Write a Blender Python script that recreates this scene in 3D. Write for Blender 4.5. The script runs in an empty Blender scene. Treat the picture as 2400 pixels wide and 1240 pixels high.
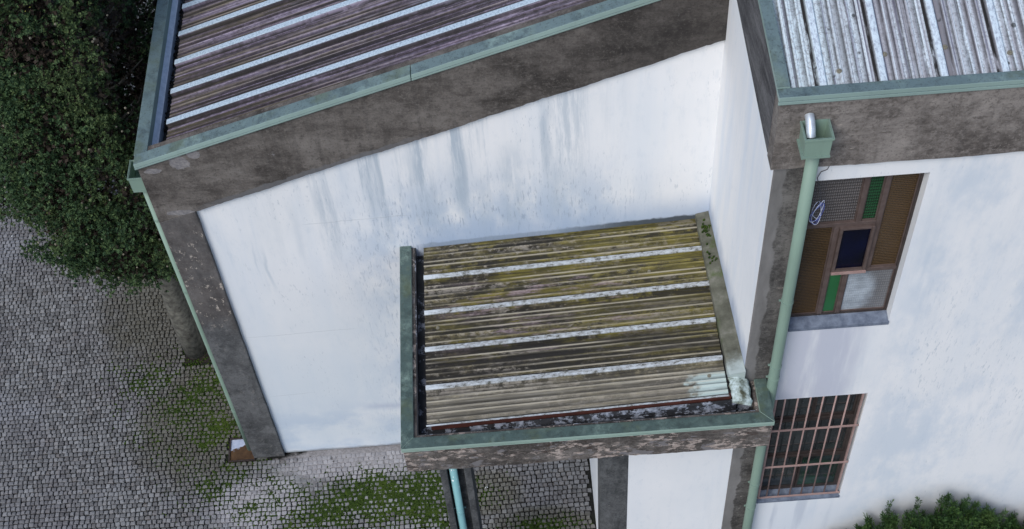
import bpy, bmesh, math, random
import numpy as np
from mathutils import Vector, Matrix
random.seed(7); rng = np.random.default_rng(7)
scn = bpy.context.scene
R = math.radians

# ------------------------------------------------------------------ camera
cam_d = bpy.data.cameras.new('camera'); cam = bpy.data.objects.new('camera', cam_d)
scn.collection.objects.link(cam); scn.camera = cam
cam_d.sensor_width = 36.0; cam_d.lens = 36.0 * 3237.41 / 2400.0
cam_d.clip_start = 0.1; cam_d.clip_end = 2000
cam.matrix_world = (Matrix.Translation((-1.7286, -6.0941, 13.7483)) @ Matrix.Rotation(R(0.8366), 4, 'Z')
                    @ Matrix.Rotation(R(37.6782), 4, 'X') @ Matrix.Rotation(R(-4.9555), 4, 'Z'))
# ------------------------------------------------------------------ sky, sun, exposure
SUN_EL, SUN_ROT = 48.0, 218.0
w = bpy.data.worlds.new('World'); scn.world = w; w.use_nodes = True
nt = w.node_tree; nt.nodes.clear()
sky = nt.nodes.new('ShaderNodeTexSky'); sky.sky_type = 'NISHITA'; sky.sun_disc = False
sky.sun_elevation = R(SUN_EL); sky.sun_rotation = R(SUN_ROT); sky.air_density = 1.0; sky.dust_density = 1.4; sky.ozone_density = 1.2
bg = nt.nodes.new('ShaderNodeBackground'); bg.inputs['Strength'].default_value = 0.088
wo = nt.nodes.new('ShaderNodeOutputWorld')
nt.links.new(sky.outputs[0], bg.inputs[0]); nt.links.new(bg.outputs[0], wo.inputs[0])
sd = bpy.data.lights.new('sun', 'SUN'); sd.energy = 1.25; sd.angle = R(28); sd.color = (1.0, 0.985, 0.96)
sun = bpy.data.objects.new('sun', sd); scn.collection.objects.link(sun)
sv = Vector((math.sin(R(SUN_ROT)) * math.cos(R(SUN_EL)), math.cos(R(SUN_ROT)) * math.cos(R(SUN_EL)), math.sin(R(SUN_EL))))
sun.rotation_euler = sv.to_track_quat('Z', 'Y').to_euler(); sun.location = (0, -10, 30)
scn.view_settings.view_transform = 'Standard'; scn.view_settings.look = 'None'
scn.view_settings.exposure = 0.70; scn.view_settings.gamma = 1.0; scn.view_settings.use_curve_mapping = False
scn.render.engine = 'CYCLES'; scn.render.resolution_x = 1024; scn.render.resolution_y = 529

# ------------------------------------------------------------------ measured dimensions (metres)
D = 2.043          # low wing's front wall plane
XL = -4.988        # low wing's outer corner
F = 0.30           # tall wing's front wall plane
ZS = lambda x: 5.034 + 0.3294 * (x - XL)      # top of the sloping concrete band
ZB = lambda x: 4.265 + 0.3455 * (x - XL)      # its lower edge
RS = 0.25          # rise per metre of the tall wing's roof, front to back

# ------------------------------------------------------------------ material helper
class G:
    def __init__(s, name):
        s.m = bpy.data.materials.new(name); s.m.use_nodes = True
        s.t = s.m.node_tree; s.t.nodes.clear()
        s.out = s.t.nodes.new('ShaderNodeOutputMaterial'); s.b = s.t.nodes.new('ShaderNodeBsdfPrincipled')
        s.t.links.new(s.b.outputs[0], s.out.inputs[0])
        s.geo = s.t.nodes.new('ShaderNodeNewGeometry'); s.pos = s.geo.outputs['Position']
        sep = s.n('ShaderNodeSeparateXYZ'); s.l(s.pos, sep.inputs[0]); s.x, s.y, s.z = sep.outputs
    def n(s, t): return s.t.nodes.new(t)
    def l(s, a, b):
        if isinstance(a, (int, float)): b.default_value = a
        elif isinstance(a, tuple): b.default_value = (a + (1,))[:4] if b.type == 'RGBA' else a
        else: s.t.links.new(a, b)
    def math(s, op, a, b=0.0, c=0.0, clamp=False):
        n = s.n('ShaderNodeMath'); n.operation = op; n.use_clamp = clamp
        s.l(a, n.inputs[0]); s.l(b, n.inputs[1]); s.l(c, n.inputs[2]); return n.outputs[0]
    def add(s, a, b): return s.math('ADD', a, b)
    def mul(s, a, b): return s.math('MULTIPLY', a, b)
    def sub(s, a, b): return s.math('SUBTRACT', a, b)
    def mx(s, a, b): return s.math('MAXIMUM', a, b)
    def comb(s, x, y, z):
        n = s.n('ShaderNodeCombineXYZ'); s.l(x, n.inputs[0]); s.l(y, n.inputs[1]); s.l(z, n.inputs[2]); return n.outputs[0]
    def vs(s, sc, v=None, off=(0, 0, 0)):
        n = s.n('ShaderNodeVectorMath'); n.operation = 'MULTIPLY_ADD'; s.l(v or s.pos, n.inputs[0])
        n.inputs[1].default_value = sc; n.inputs[2].default_value = off; return n.outputs[0]
    def noise(s, sc, det=4, rough=0.55, v=None, off=(0, 0, 0), dist=0.0):
        if isinstance(sc, (int, float)): sc = (sc, sc, sc)
        n = s.n('ShaderNodeTexNoise'); s.l(s.vs(sc, v, off), n.inputs['Vector']); n.inputs['Scale'].default_value = 1.0
        n.inputs['Detail'].default_value = det; n.inputs['Roughness'].default_value = rough; n.inputs['Distortion'].default_value = dist
        return n.outputs['Fac']
    def voro(s, sc, feat='F1', v=None, rand=1.0, out='Distance'):
        if isinstance(sc, (int, float)): sc = (sc, sc, sc)
        n = s.n('ShaderNodeTexVoronoi'); n.feature = feat; s.l(s.vs(sc, v), n.inputs['Vector']); n.inputs['Scale'].default_value = 1.0
        n.inputs['Randomness'].default_value = rand; return n.outputs[out]
    def step(s, v, a, b, lo=0.0, hi=1.0):            # smooth 0..1 between a and b
        n = s.n('ShaderNodeMapRange'); n.interpolation_type = 'SMOOTHSTEP'; s.l(v, n.inputs[0])
        n.inputs[1].default_value = a; n.inputs[2].default_value = b; n.inputs[3].default_value = lo; n.inputs[4].default_value = hi
        return n.outputs[0]
    def band(s, v, a, b, soft):                       # 1 inside [a,b]
        return s.mul(s.step(v, a - soft, a + soft), s.step(v, b + soft, b - soft) if False else s.sub(1.0, s.step(v, b - soft, b + soft)))
    def mix(s, f, a, b, mode='MIX'):
        n = s.n('ShaderNodeMix'); n.data_type = 'RGBA'; n.blend_type = mode; n.clamp_factor = True
        s.l(f, n.inputs[0]); s.l(a, n.inputs[6]); s.l(b, n.inputs[7]); return n.outputs[2]
    def ramp(s, f, pts):
        n = s.n('ShaderNodeValToRGB'); e = n.color_ramp.elements
        while len(e) < len(pts): e.new(0.5)
        for q, (p, c) in zip(e, pts): q.position = p; q.color = (c + (1,))[:4]
        s.l(f, n.inputs[0]); return n.outputs[0]
    def attr(s, name):
        n = s.n('ShaderNodeAttribute'); n.attribute_name = name; return n.outputs['Fac']
    def bump(s, h, strength=0.4, dist=0.01):
        n = s.n('ShaderNodeBump'); n.inputs['Strength'].default_value = strength; n.inputs['Distance'].default_value = dist
        s.l(h, n.inputs['Height']); s.l(n.outputs[0], s.b.inputs['Normal'])
    def done(s, col, rough=0.8, metal=0.0, spec=0.4):
        s.l(col, s.b.inputs['Base Color']); s.l(rough, s.b.inputs['Roughness']); s.l(metal, s.b.inputs['Metallic'])
        s.b.inputs['Specular IOR Level'].default_value = spec; return s.m

M = {}
def mat_plaster(name, streak=1.0, extra=None):
    g = G(name)
    base = g.ramp(g.noise(0.9, 4, .6), [(.3, (.80, .81, .82)), (.7, (.875, .87, .87))])
    fine = g.noise((14, 14, 5), 5, .7)
    base = g.mix(g.mul(g.step(fine, .52, .75), .28), base, (.60, .65, .70))
    # long run-down streaks
    st = g.noise((3.3, 3.3, .32), 4, .6)
    st2 = g.noise((11, 11, .8), 4, .65, off=(3, 1, 2))
    sm = g.mul(g.step(st, .50, .76), g.step(st2, .36, .66))
    # short dark ticks
    tick = g.noise((60, 60, 13), 3, .55, off=(5, 9, 1)); tm = g.mul(g.step(tick, .62, .70), g.step(g.noise((1.3, 1.3, .9), 3, .6, off=(8, 2, 4)), .45, .62))
    base = g.mix(g.mul(sm, .60 * streak), base, (.49, .57, .66))
    wash = g.noise((2.2, 2.2, .25), 4, .6, off=(2, 6, 3)); base = g.mix(g.mul(g.step(wash, .42, .70), .30 * streak), base, (.63, .71, .80))
    if extra: base = extra(g, base, tm)
    base = g.mix(g.mul(tm, .38 * streak), base, (.34, .40, .46))
    g.bump(g.add(g.noise(60, 3, .6), g.mul(g.noise((6, 6, 2), 3), .8)), .22, .004)
    return g.done(base, .88, 0, .25)
def low_wing_stain(g, c, tm):
    blue = (.42, .50, .60)
    # stained zone below the band, above the porch roof
    n = g.noise((2.6, 2.6, 1.2), 5, .65, off=(1, 7, 3)); tk = g.noise((44, 44, 7), 4, .65, off=(2, 2, 8))
    zone = g.mul(g.band(g.x, -3.25, -.75, .5), g.sub(1.0, g.step(g.z, 3.85, 4.95)))
    c = g.mix(g.mul(zone, g.mul(g.step(n, .36, .62), .9)), c, (.47, .56, .68))
    c = g.mix(g.mul(zone, g.mul(g.step(tk, .555, .63), .62)), c, (.28, .34, .43))
    # run-off streaks starting at the lower edge of the band
    zl = g.sub(g.add(4.265, g.mul(g.sub(g.x, XL), .3455)), g.z)
    rs = g.noise((4.6, 4.6, .22), 5, .62, off=(3, 2, 6)); rf = g.noise((17, 17, 1.6), 5, .7, off=(1, 2, 2))
    rm = g.mul(g.mul(g.step(rs, .45, .62), g.step(rf, .36, .58)), g.mul(g.sub(1.0, g.step(zl, .5, 1.7)), g.band(g.x, -3.7, -1.1, .7)))
    c = g.mix(g.mul(rm, .85), c, (.43, .50, .57))
    # stain with painted contact shade, and a mould line, along the roof joint
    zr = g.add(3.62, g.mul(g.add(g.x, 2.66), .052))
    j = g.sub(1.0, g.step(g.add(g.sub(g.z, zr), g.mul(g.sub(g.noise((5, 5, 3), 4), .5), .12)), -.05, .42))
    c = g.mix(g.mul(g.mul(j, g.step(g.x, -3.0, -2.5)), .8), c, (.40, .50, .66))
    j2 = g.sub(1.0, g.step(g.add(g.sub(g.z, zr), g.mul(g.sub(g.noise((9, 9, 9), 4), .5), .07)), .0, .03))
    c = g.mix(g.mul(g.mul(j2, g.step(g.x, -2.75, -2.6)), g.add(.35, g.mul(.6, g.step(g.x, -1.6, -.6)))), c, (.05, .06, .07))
    # run marks
    for cx, z0, z1, wd, s in ((-2.24, 4.0, 5.10, .13, .85), (-2.05, 3.7, 4.6, .08, .6), (-1.80, 3.7, 4.95, .12, .85), (-1.47, 4.5, 5.45, .055, 1.0), (-1.40, 3.8, 4.7, .08, .7), (-2.66, 4.3, 5.02, .08, .7), (-3.05, 4.0, 4.88, .08, .65), (-2.50, 3.7, 4.5, .12, .6), (-3.8, 3.4, 4.4, .05, .4),
                            (-4.165, 3.05, 3.72, .022, .9), (-4.25, 3.3, 3.85, .012, .6), (-3.47, 3.75, 4.3, .045, .4)):
        wob = g.add(g.x, g.mul(g.sub(g.noise((2, 2, 3.0), 3, off=(cx, 0, 0)), .5), .09))
        mk = g.mul(g.band(wob, cx - wd * .3, cx + wd * .3, wd), g.band(g.z, z0 + .12, z1 - .1, .2))
        mk = g.mul(mk, g.step(g.noise((14, 14, 1.5), 5, .7), .22, .55))
        c = g.mix(g.mul(mk, s), c, (.40, .48, .56))
    # cloudy damp and wear near the ground, with ambient shade painted in blue
    n2 = g.noise((1.5, 1.5, 1.9), 5, .6, off=(4, 4, 1))
    low = g.mul(g.sub(1.0, g.step(g.z, .45, 1.25)), g.step(n2, .40, .62))
    c = g.mix(g.mul(low, .8), c, (.43, .52, .67))
    c = g.mix(g.mul(g.mul(g.sub(1.0, g.step(g.z, .8, 4.2)), g.step(g.noise((.9, .9, .6), 4, .6, off=(1, 2, 9)), .25, .6)), .55), c, (.56, .65, .73))
    wv = g.add(g.z, g.mul(g.sub(g.noise((3, 3, 3), 3), .5), .12))
    c = g.mix(g.mul(g.mul(g.band(wv, .80, .90, .06), g.band(g.x, -3.55, -2.85, .15)), .5), c, (.36, .42, .56))
    for cz, xa, xb, sl in ((4.05, -3.72, -2.75, .03), (1.27, -4.55, -4.15, .06), (2.35, -4.6, -3.5, .02)):
        ck = g.math('ABSOLUTE', g.sub(g.sub(g.z, g.mul(g.add(g.x, 3.3), sl)), g.add(cz, g.mul(g.sub(g.noise(5, 5, .7), .5), .05))))
        c = g.mix(g.mul(g.mul(g.sub(1.0, g.step(ck, .001, .005)), g.band(g.x, xa, xb, .1)), .45), c, (.40, .43, .46))
    # splash line at the foot
    c = g.mix(g.mul(g.sub(1.0, g.step(g.add(g.z, g.mul(g.sub(g.noise((8, 8, 8), 4), .5), .06)), .0, .05)), .7), c, (.16, .17, .18))
    return c
def tall_wing_stain(g, c, tm):
    n = g.noise((1.8, 1.8, .8), 5, .65, off=(6, 1, 3))
    # run-off below the upper sill
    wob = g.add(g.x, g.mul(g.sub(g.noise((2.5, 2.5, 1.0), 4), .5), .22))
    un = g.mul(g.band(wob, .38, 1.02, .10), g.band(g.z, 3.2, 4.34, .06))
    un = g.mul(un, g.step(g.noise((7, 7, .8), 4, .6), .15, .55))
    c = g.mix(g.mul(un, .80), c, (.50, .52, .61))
    un2 = g.mul(g.mul(g.band(g.x, .38, 1.15, .05), g.band(g.z, .55, 1.33, .12)), g.step(g.noise((5.5, 5.5, .5), 3, .5, off=(2, 0, 1)), .48, .60))
    c = g.mix(g.mul(un2, .55), c, (.45, .48, .55))
    tk = g.noise((52, 52, 10), 4, .65, off=(3, 2, 5))
    z2 = g.mul(g.step(g.x, 1.25, 1.7), g.band(g.z, 2.6, 4.6, .8))
    c = g.mix(g.mul(g.mul(z2, g.mul(g.step(tk, .57, .65), g.step(g.noise((1.2, 1.2, .8), 4, .6, off=(2, 9, 1)), .42, .6))), .5), c, (.36, .43, .50))
    c = g.mix(g.mul(g.mul(g.step(n, .44, .64), g.step(g.x, 1.0, 1.5)), .6), c, (.55, .63, .72))
    dm = g.sub(1.0, g.step(g.add(g.z, g.mul(n, .6)), 1.1, 2.1))
    return g.mix(g.mul(dm, .3), c, (.55, .63, .74))
M['plaster_low'] = mat_plaster('white plaster stained', 1.0, low_wing_stain)
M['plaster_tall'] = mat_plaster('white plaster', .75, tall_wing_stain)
M['plaster_clean'] = mat_plaster('white plaster clean', .45)
def return_stain(g, c, tm):
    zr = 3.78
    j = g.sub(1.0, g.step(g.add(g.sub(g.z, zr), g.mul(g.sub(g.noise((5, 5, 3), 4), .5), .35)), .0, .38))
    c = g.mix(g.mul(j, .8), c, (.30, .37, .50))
    s = g.noise((5, 5, .35), 3, .5, off=(2, 2, 2))
    return g.mix(g.mul(g.step(s, .45, .7), .4), c, (.62, .70, .80))
M['plaster_return'] = mat_plaster('white plaster return', .35, return_stain)

def mat_concrete(name, dark=(.030, .029, .029), mid=(.075, .070, .066), light=(.15, .14, .13), flake=.5, stretch=(1, 1, 1), extra=None, peel=0.0):
    g = G(name)
    sx, sy, sz = stretch
    big = g.noise((1.3 * sx, 1.3 * sy, 1.6 * sz), 7, .72)
    c = g.ramp(big, [(.36, dark), (.50, mid), (.64, light)])
    grain = g.noise((11 * sx, 11 * sy, 15 * sz), 7, .78)
    c = g.mix(g.mul(g.step(grain, .50, .66), .60), c, light)
    c = g.mix(g.mul(g.sub(1.0, g.step(grain, .36, .49)), .62), c, dark)
    blot = g.noise((2.8 * sx, 2.8 * sy, 4 * sz), 7, .75, off=(7, 3, 5)); c = g.mix(g.mul(g.step(blot, .50, .64), .38), c, light); c = g.mix(g.mul(g.sub(1.0, g.step(blot, .36, .48)), .42), c, dark)
    board = g.noise((2.2 * sx, 2.2 * sy, 16 * sz), 5, .7, off=(0, 0, 2))
    c = g.mix(g.mul(g.step(board, .54, .68), .32), c, light)
    c = g.mix(g.mul(g.sub(1.0, g.step(board, .34, .46)), .30), c, dark)
    pore = g.noise(48, 4, .7, off=(2, 2, 2)); c = g.mix(g.mul(g.step(pore, .56, .64), .5), c, light); c = g.mix(g.mul(g.sub(1.0, g.step(pore, .36, .44)), .55), c, dark)
    vr = g.noise((7, 7, .9), 5, .65, off=(6, 6, 1)); c = g.mix(g.mul(g.step(vr, .54, .66), .30), c, dark)
    # worn pale patches with ragged edges
    p = g.noise((3.3, 3.3, 4.2), 7, .74, off=(4, 1, 6))
    pm = g.step(p, .70 - .10 * flake, .715 - .10 * flake)
    pc = g.ramp(g.noise(17, 4), [(.35, (.17, .16, .16)), (.7, (.28, .265, .26))])
    c = g.mix(g.mul(pm, .8), c, pc)
    # small bright flakes
    f = g.noise((9, 9, 20), 6, .75, off=(9, 3, 1)); fm = g.mul(g.step(f, .69 - .07 * flake, .705 - .07 * flake), g.step(g.noise(1.5, 3, off=(1, 4, 4)), .40, .52))
    c = g.mix(g.mul(fm, .9), c, (.46, .40, .35))
    if peel:
        q = g.noise((8, 8, 17), 6, .72, off=(1, 3, 7)); qm = g.mul(g.step(q, .525, .54), g.step(g.noise((2.3, 2.3, 4), 3, .6, off=(5, 5, 5)), .42, .52))
        c = g.mix(g.mul(qm, .9), c, g.ramp(g.noise(28, 4), [(.35, (.30, .24, .21)), (.7, (.56, .48, .43))]))
        q2 = g.noise((4.5, 4.5, 9), 6, .7, off=(6, 8, 2)); c = g.mix(g.mul(g.step(q2, .60, .61), .85), c, (.20, .19, .195))
        c = g.mix(g.mul(g.step(g.noise((6, 6, 14), 5, .7, off=(3, 9, 9)), .58, .66), .6), c, (.045, .022, .014))
    if extra: c = extra(g, c)
    g.bump(g.add(g.add(grain, g.mul(pm, .5)), g.mul(board, .4)), .5, .008)
    return g.done(c, .9, 0, .2)
M['concrete'] = mat_concrete('weathered concrete band', (.04, .038, .037), (.10, .095, .09), (.19, .18, .17), flake=.12)
def brown(g, c):   # the darkened upper end of the sloping band, lichen brown in the middle
    c = g.mix(g.mul(g.step(g.add(g.x, g.mul(g.noise(1.2, 4), 1.4)), -1.6, 1.0), .60), c, (.022, .021, .021))
    # two mortar repairs by the corner
    for cx, cz, rx, rz in ((-4.62, 5.04, .09, .085), (-4.48, 5.13, .06, .05), (-4.87, 4.96, .075, .035), (-4.76, 4.39, .13, .035)):
        r = g.add(g.math('POWER', g.math('DIVIDE', g.sub(g.x, cx), rx), 2), g.math('POWER', g.math('DIVIDE', g.sub(g.z, cz), rz), 2))
        m = g.step(g.add(r, g.mul(g.sub(g.noise(14, 5, .7), .5), 2.2)), 1.05, .9)
        m = g.sub(1.0, g.step(g.add(r, g.mul(g.sub(g.noise(14, 5, .7), .5), 2.4)), .85, 1.0))
        c = g.mix(g.mul(m, .9), c, g.ramp(g.noise(30, 4), [(.35, (.17, .165, .175)), (.65, (.30, .28, .275))]))
    # lighter slurry along the lower edge, ragged
    zl = g.sub(g.z, g.add(4.265, g.mul(g.sub(g.x, XL), .3455)))
    e = g.sub(1.0, g.step(g.add(zl, g.mul(g.sub(g.noise(7, 5, .6), .5), .10)), .045, .06))
    return g.mix(g.mul(g.mul(e, g.band(g.x, -4.5, -2.6, .3)), .75), c, (.15, .15, .155))
M['concrete_low'] = mat_concrete('weathered concrete sloping band', (.048, .042, .038), (.118, .104, .094), (.205, .185, .168), .14, extra=brown)
M['concrete_tall'] = mat_concrete('weathered concrete tall band', (.070, .060, .054), (.168, .148, .135), (.295, .265, .242), .16)
M['concrete_side'] = mat_concrete('weathered concrete side band', (.036, .035, .038), (.085, .083, .087), (.17, .166, .17), .0, stretch=(2.0, .3, 1.2))
M['concrete_porch'] = mat_concrete('flaking concrete porch beam', (.038, .033, .030), (.10, .088, .080), (.20, .18, .165), .6, peel=1.0)
def pil_flakes(g, c):
    up = g.step(g.add(g.z, g.mul(g.noise(2, 4), 1.0)), 2.9, 3.5)
    c = g.mix(g.mul(up, .5), c, g.ramp(g.noise((6, 6, 3), 5, .7), [(.4, (.075, .062, .056)), (.6, (.17, .145, .132))]))
    f = g.noise((15, 15, 9), 6, .75, off=(2, 4, 8)); return g.mix(g.mul(g.mul(g.step(f, .575, .60), g.step(g.noise(2.2, 3, off=(3, 3, 8)), .42, .56)), g.add(g.mul(up, .75), .12)), c, (.50, .44, .38))
M['concrete_pilaster'] = mat_concrete('corner pilaster with pale flakes', (.044, .046, .048), (.092, .094, .097), (.165, .167, .17), .05, stretch=(1.5, 1.5, .8), extra=pil_flakes)
M['concrete_dark'] = mat_concrete('dark concrete pilaster', (.032, .034, .036), (.075, .078, .080), (.15, .152, .154), .15, stretch=(1.5, 1.5, .6))
def strip(g, c):
    b = g.add(g.x, g.mul(g.sub(g.noise((3, 3, 3.5), 5, .6), .5), .13))
    m = g.sub(1.0, g.step(b, .165, .185))
    return g.mix(g.mul(m, .9), c, g.ramp(g.noise((9, 9, 2), 5, .6), [(.3, (.15, .145, .14)), (.7, (.25, .24, .235))]))
M['concrete_corner'] = mat_concrete('corner pilaster concrete', (.035, .033, .032), (.085, .08, .076), (.19, .18, .17), .35, extra=strip)

def mat_green(name, base=(.19, .32, .30), dirt=.6, film=(.10, .145, .16)):
    g = G(name)
    c = g.ramp(g.noise(1.2, 3), [(.3, tuple(v * .9 for v in base)), (.7, tuple(min(1, v * 1.08) for v in base))])
    up = g.n('ShaderNodeSeparateXYZ'); g.l(g.geo.outputs['Normal'], up.inputs[0])
    d = g.noise((3, 3, 3), 7, .72, off=(2, 5, 1)); fl = g.step(up.outputs[2], .6, .9)
    c = g.mix(g.mul(g.mul(g.step(d, .20, .50), fl), dirt), c, film)
    d2 = g.noise((9, 9, 9), 6, .75, off=(4, 5, 1)); c = g.mix(g.mul(g.mul(g.step(d2, .46, .66), fl), dirt * .8), c, tuple(v * .55 for v in film))
    sp = g.noise(60, 3, .7); c = g.mix(g.mul(g.mul(g.step(sp, .56, .66), fl), dirt * .7), c, (.05, .06, .055))
    ms = g.noise((2.2, 2.2, 2.2), 5, .65, off=(7, 7, 7)); c = g.mix(g.mul(g.mul(g.step(ms, .52, .66), fl), dirt * .5), c, (.10, .125, .06))
    vst = g.noise((14, 14, 2), 4, .6, off=(1, 8, 3)); c = g.mix(g.mul(g.step(vst, .5, .7), .22), c, tuple(v * .7 for v in base))
    g.bump(d, .12, .003)
    return g.done(c, .5, 0, .4)
M['cap'] = mat_green('green painted metal cap', (.25, .345, .315), .95, (.125, .178, .188))
M['cap_porch'] = mat_green('green painted metal porch cap', (.30, .41, .35), 1.0, (.068, .105, .097))
M['pipe'] = mat_green('pale green painted pipe', (.235, .335, .27), .3)
M['pipe_teal'] = mat_green('teal painted pipe', (.22, .45, .47), .2)
def mat_pipe_peel():
    g = G('teal pipe with peeling paint'); c = g.ramp(g.noise(4, 3), [(.3, (.19, .41, .43)), (.7, (.26, .49, .51))])
    p = g.noise((16, 16, 9), 3, .6, off=(4, 4, 4.4)); pm = g.step(p, .645, .66)
    return g.done(g.mix(pm, c, (.80, .84, .84)), .45)
M['pipe_peel'] = mat_pipe_peel()

def mat_roof(name, kind):
    # attributes: u across the sheet in metres, v along, h = 0 pan .. 1 top of the big rib, e = small ridge
    g = G(name); u, v, h, e = g.attr('u'), g.attr('v'), g.attr('h'), g.attr('e')
    vec = g.comb(u, v, 0.0)
    st = lambda su, sv_, off=(0, 0, 0), det=4, ro=.6: g.noise((su, sv_, 1), det, ro, v=vec, off=off)
    bb = g.attr('b')
    bn = lambda sv_, off=0.0, det=4, ro=.6: g.noise(1.0, det, ro, v=g.comb(g.mul(bb, 47.0), g.mul(v, sv_), off))
    iso = lambda sc, off=(0, 0, 0), det=6, ro=.75: g.noise((sc, sc * .55, 1), det, ro, v=vec, off=off)
    val = lambda a, b_, wa: g.add(g.mul(a, wa), g.mul(b_, 1.0 - wa))
    if kind == 'low':
        c = g.ramp(val(bn(.22), val(st(24, .5), iso(30), .5), .55), [(.42, (.024, .019, .022)), (.47, (.080, .063, .082)), (.52, (.20, .163, .225)), (.575, (.43, .37, .49))])
        tan = g.mul(g.step(st(19, .30, (3, 5, 0)), .44, .54), g.sub(1.0, g.mul(.75, g.step(g.add(v, g.mul(st(5, .6), 1.5)), .8, 4.0))))
        c = g.mix(g.mul(tan, .85), c, g.ramp(st(60, 1.5, (2, 7, 0)), [(.35, (.050, .042, .024)), (.65, (.17, .145, .085))]))
        c = g.mix(g.mul(g.step(st(52, .30, (8, 1, 0)), .52, .62), .75), c, (.034, .027, .030))
        c = g.mix(g.mul(g.step(st(9, .9, (6, 2, 0), 5, .7), .56, .68), .45), c, (.36, .36, .44))
        blo = st(11, 7, (4, 8, 0), 6, .75); c = g.mix(g.mul(g.step(blo, .50, .60), .5), c, (.040, .034, .036))
        c = g.mix(g.mul(g.mul(e, g.step(st(21, .5, (5, 5, 0)), .46, .60)), .75), c, (.44, .38, .34))
        rib = g.ramp(st(60, 45, (1, 1, 0), 4, .75), [(.34, (.24, .31, .37)), (.54, (.50, .61, .70))])
        foot = .9
    elif kind == 'porch':
        c = g.ramp(val(bn(.45, det=5, ro=.7), val(st(22, .9, det=6, ro=.75), iso(26), .45), .50), [(.44, (.011, .009, .007)), (.485, (.050, .041, .023)), (.535, (.140, .118, .060)), (.585, (.33, .295, .215))])
        blo = st(9, 6.5, (4, 8, 0), 6, .75); c = g.mix(g.mul(g.step(blo, .49, .57), .70), c, (.022, .019, .013)); c = g.mix(g.mul(g.sub(1.0, g.step(blo, .38, .45)), .45), c, (.28, .25, .19))
        ol = g.mul(g.step(g.add(g.add(st(4, 1.4, (2, 2, 0), 5, .65), g.mul(v, .10)), g.mul(u, -.05)), .46, .62), g.sub(1.0, g.step(u, 1.15, 1.7)))
        c = g.mix(g.mul(ol, .85), c, g.ramp(st(30, 2, (1, 3, 0), 6, .75), [(.40, (.058, .050, .010)), (.60, (.225, .19, .035))]))
        c = g.mix(g.mul(g.step(val(bn(.6, 4.0), iso(18, (8, 4, 0)), .6), .51, .56), .85), c, (.016, .014, .010))
        gy = g.mul(g.step(val(bn(.7, 9.0), iso(24, (5, 9, 0)), .5), .515, .57), g.sub(1.0, g.mul(ol, .5)))
        c = g.mix(g.mul(gy, .75), c, g.ramp(st(70, 20, (3, 1, 0), 4), [(.35, (.22, .195, .16)), (.65, (.44, .40, .34))]))
        pk = g.mul(g.band(v, .3, 1.9, .5), g.mul(g.step(st(13, 1.6, (1, 6, 0), 6, .75), .52, .60), g.band(u, .50, 1.30, .15)))
        c = g.mix(g.mul(pk, .8), c, g.ramp(st(80, 30, (3, 2, 0), 4), [(.35, (.16, .11, .12)), (.65, (.36, .29, .31))]))
        bk = g.mul(g.add(g.band(u, 1.20, 1.55, .08), g.mul(.7, g.band(u, .85, 1.0, .05))), g.step(st(14, .8, (9, 6, 0), 5, .7), .38, .54)); c = g.mix(g.mul(bk, .85), c, (.016, .014, .012))
        nr = g.step(g.add(u, g.mul(st(6, 2, (7, 7, 0)), .2)), 1.64, 1.82)           # the front strip is cleaner
        c = g.mix(g.mul(nr, .60), c, g.ramp(st(44, 1.6, (4, 3, 0), 5, .7), [(.32, (.10, .088, .065)), (.5, (.26, .235, .185)), (.7, (.47, .44, .37))]))
        wp = g.mul(g.step(g.add(v, g.mul(st(14, 10, (0, 3, 0), 5), .5)), 2.48, 2.62), g.step(u, 1.68, 1.75))
        c = g.mix(g.mul(wp, .8), c, (.55, .68, .66))
        c = g.mix(g.mul(g.mul(e, g.add(.10, g.mul(.75, g.step(st(19, .6, (5, 5, 0), 5), .44, .58)))), .8), c, (.46, .42, .33))
        rib = g.ramp(st(36, 14, (1, 1, 0), 6, .80), [(.40, (.08, .08, .065)), (.46, (.30, .31, .31)), (.60, (.50, .54, .57))])
        rib = g.mix(g.mul(g.sub(1.0, g.step(v, .0, .25)), .6), rib, (.72, .78, .82))
        foot = 1.0
    else:
        c = g.ramp(val(bn(.16), st(18, .2), .6), [(.42, (.24, .23, .25)), (.48, (.44, .445, .48)), (.55, (.68, .76, .81))])
        left = g.sub(1.0, g.step(g.add(u, g.mul(st(2, .5, (3, 3, 0)), .3)), .30, .85))
        c = g.mix(g.mul(left, .75), c, (.66, .77, .80))
        sp = st(42, 30, (2, 2, 0), 6, .85)
        c = g.mix(g.mul(g.step(sp, .47, .60), .7), c, (.23, .22, .23))
        c = g.mix(g.mul(g.step(st(36, .25, (6, 3, 0)), .55, .63), .65), c, (.12, .11, .17))
        vb = g.voro((9, 7, 1), v=vec); c = g.mix(g.mul(g.mul(g.sub(1.0, g.step(vb, .12, .17)), g.step(st(4, 4, (9, 9, 0), 2), .50, .54)), .85), c, (.055, .06, .06))
        c = g.mix(g.mul(g.mul(e, g.step(st(17, .4, (5, 5, 0), 5), .45, .6)), .7), c, (.82, .90, .94))
        rib = g.ramp(st(50, 20, (1, 1, 0), 5, .78), [(.36, (.34, .38, .46)), (.54, (.66, .76, .82))])
        foot = 1.0
    c = g.mix(g.step(h, .55, .9), c, rib)
    ft = g.attr('d')      # dirt with relief shade painted in, along rib and ridge feet
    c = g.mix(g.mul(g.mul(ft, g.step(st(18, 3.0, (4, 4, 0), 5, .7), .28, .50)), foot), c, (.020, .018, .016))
    g.bump(st(40, 12, (3, 3, 0), 4, .7), .25, .004)
    return g.done(c, .62, 0, .35)
M['roof_low'] = mat_roof('weathered mauve roof sheet', 'low')
M['roof_porch'] = mat_roof('mossy roof sheet', 'porch')
M['roof_tall'] = mat_roof('speckled pale roof sheet', 'tall')

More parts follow.
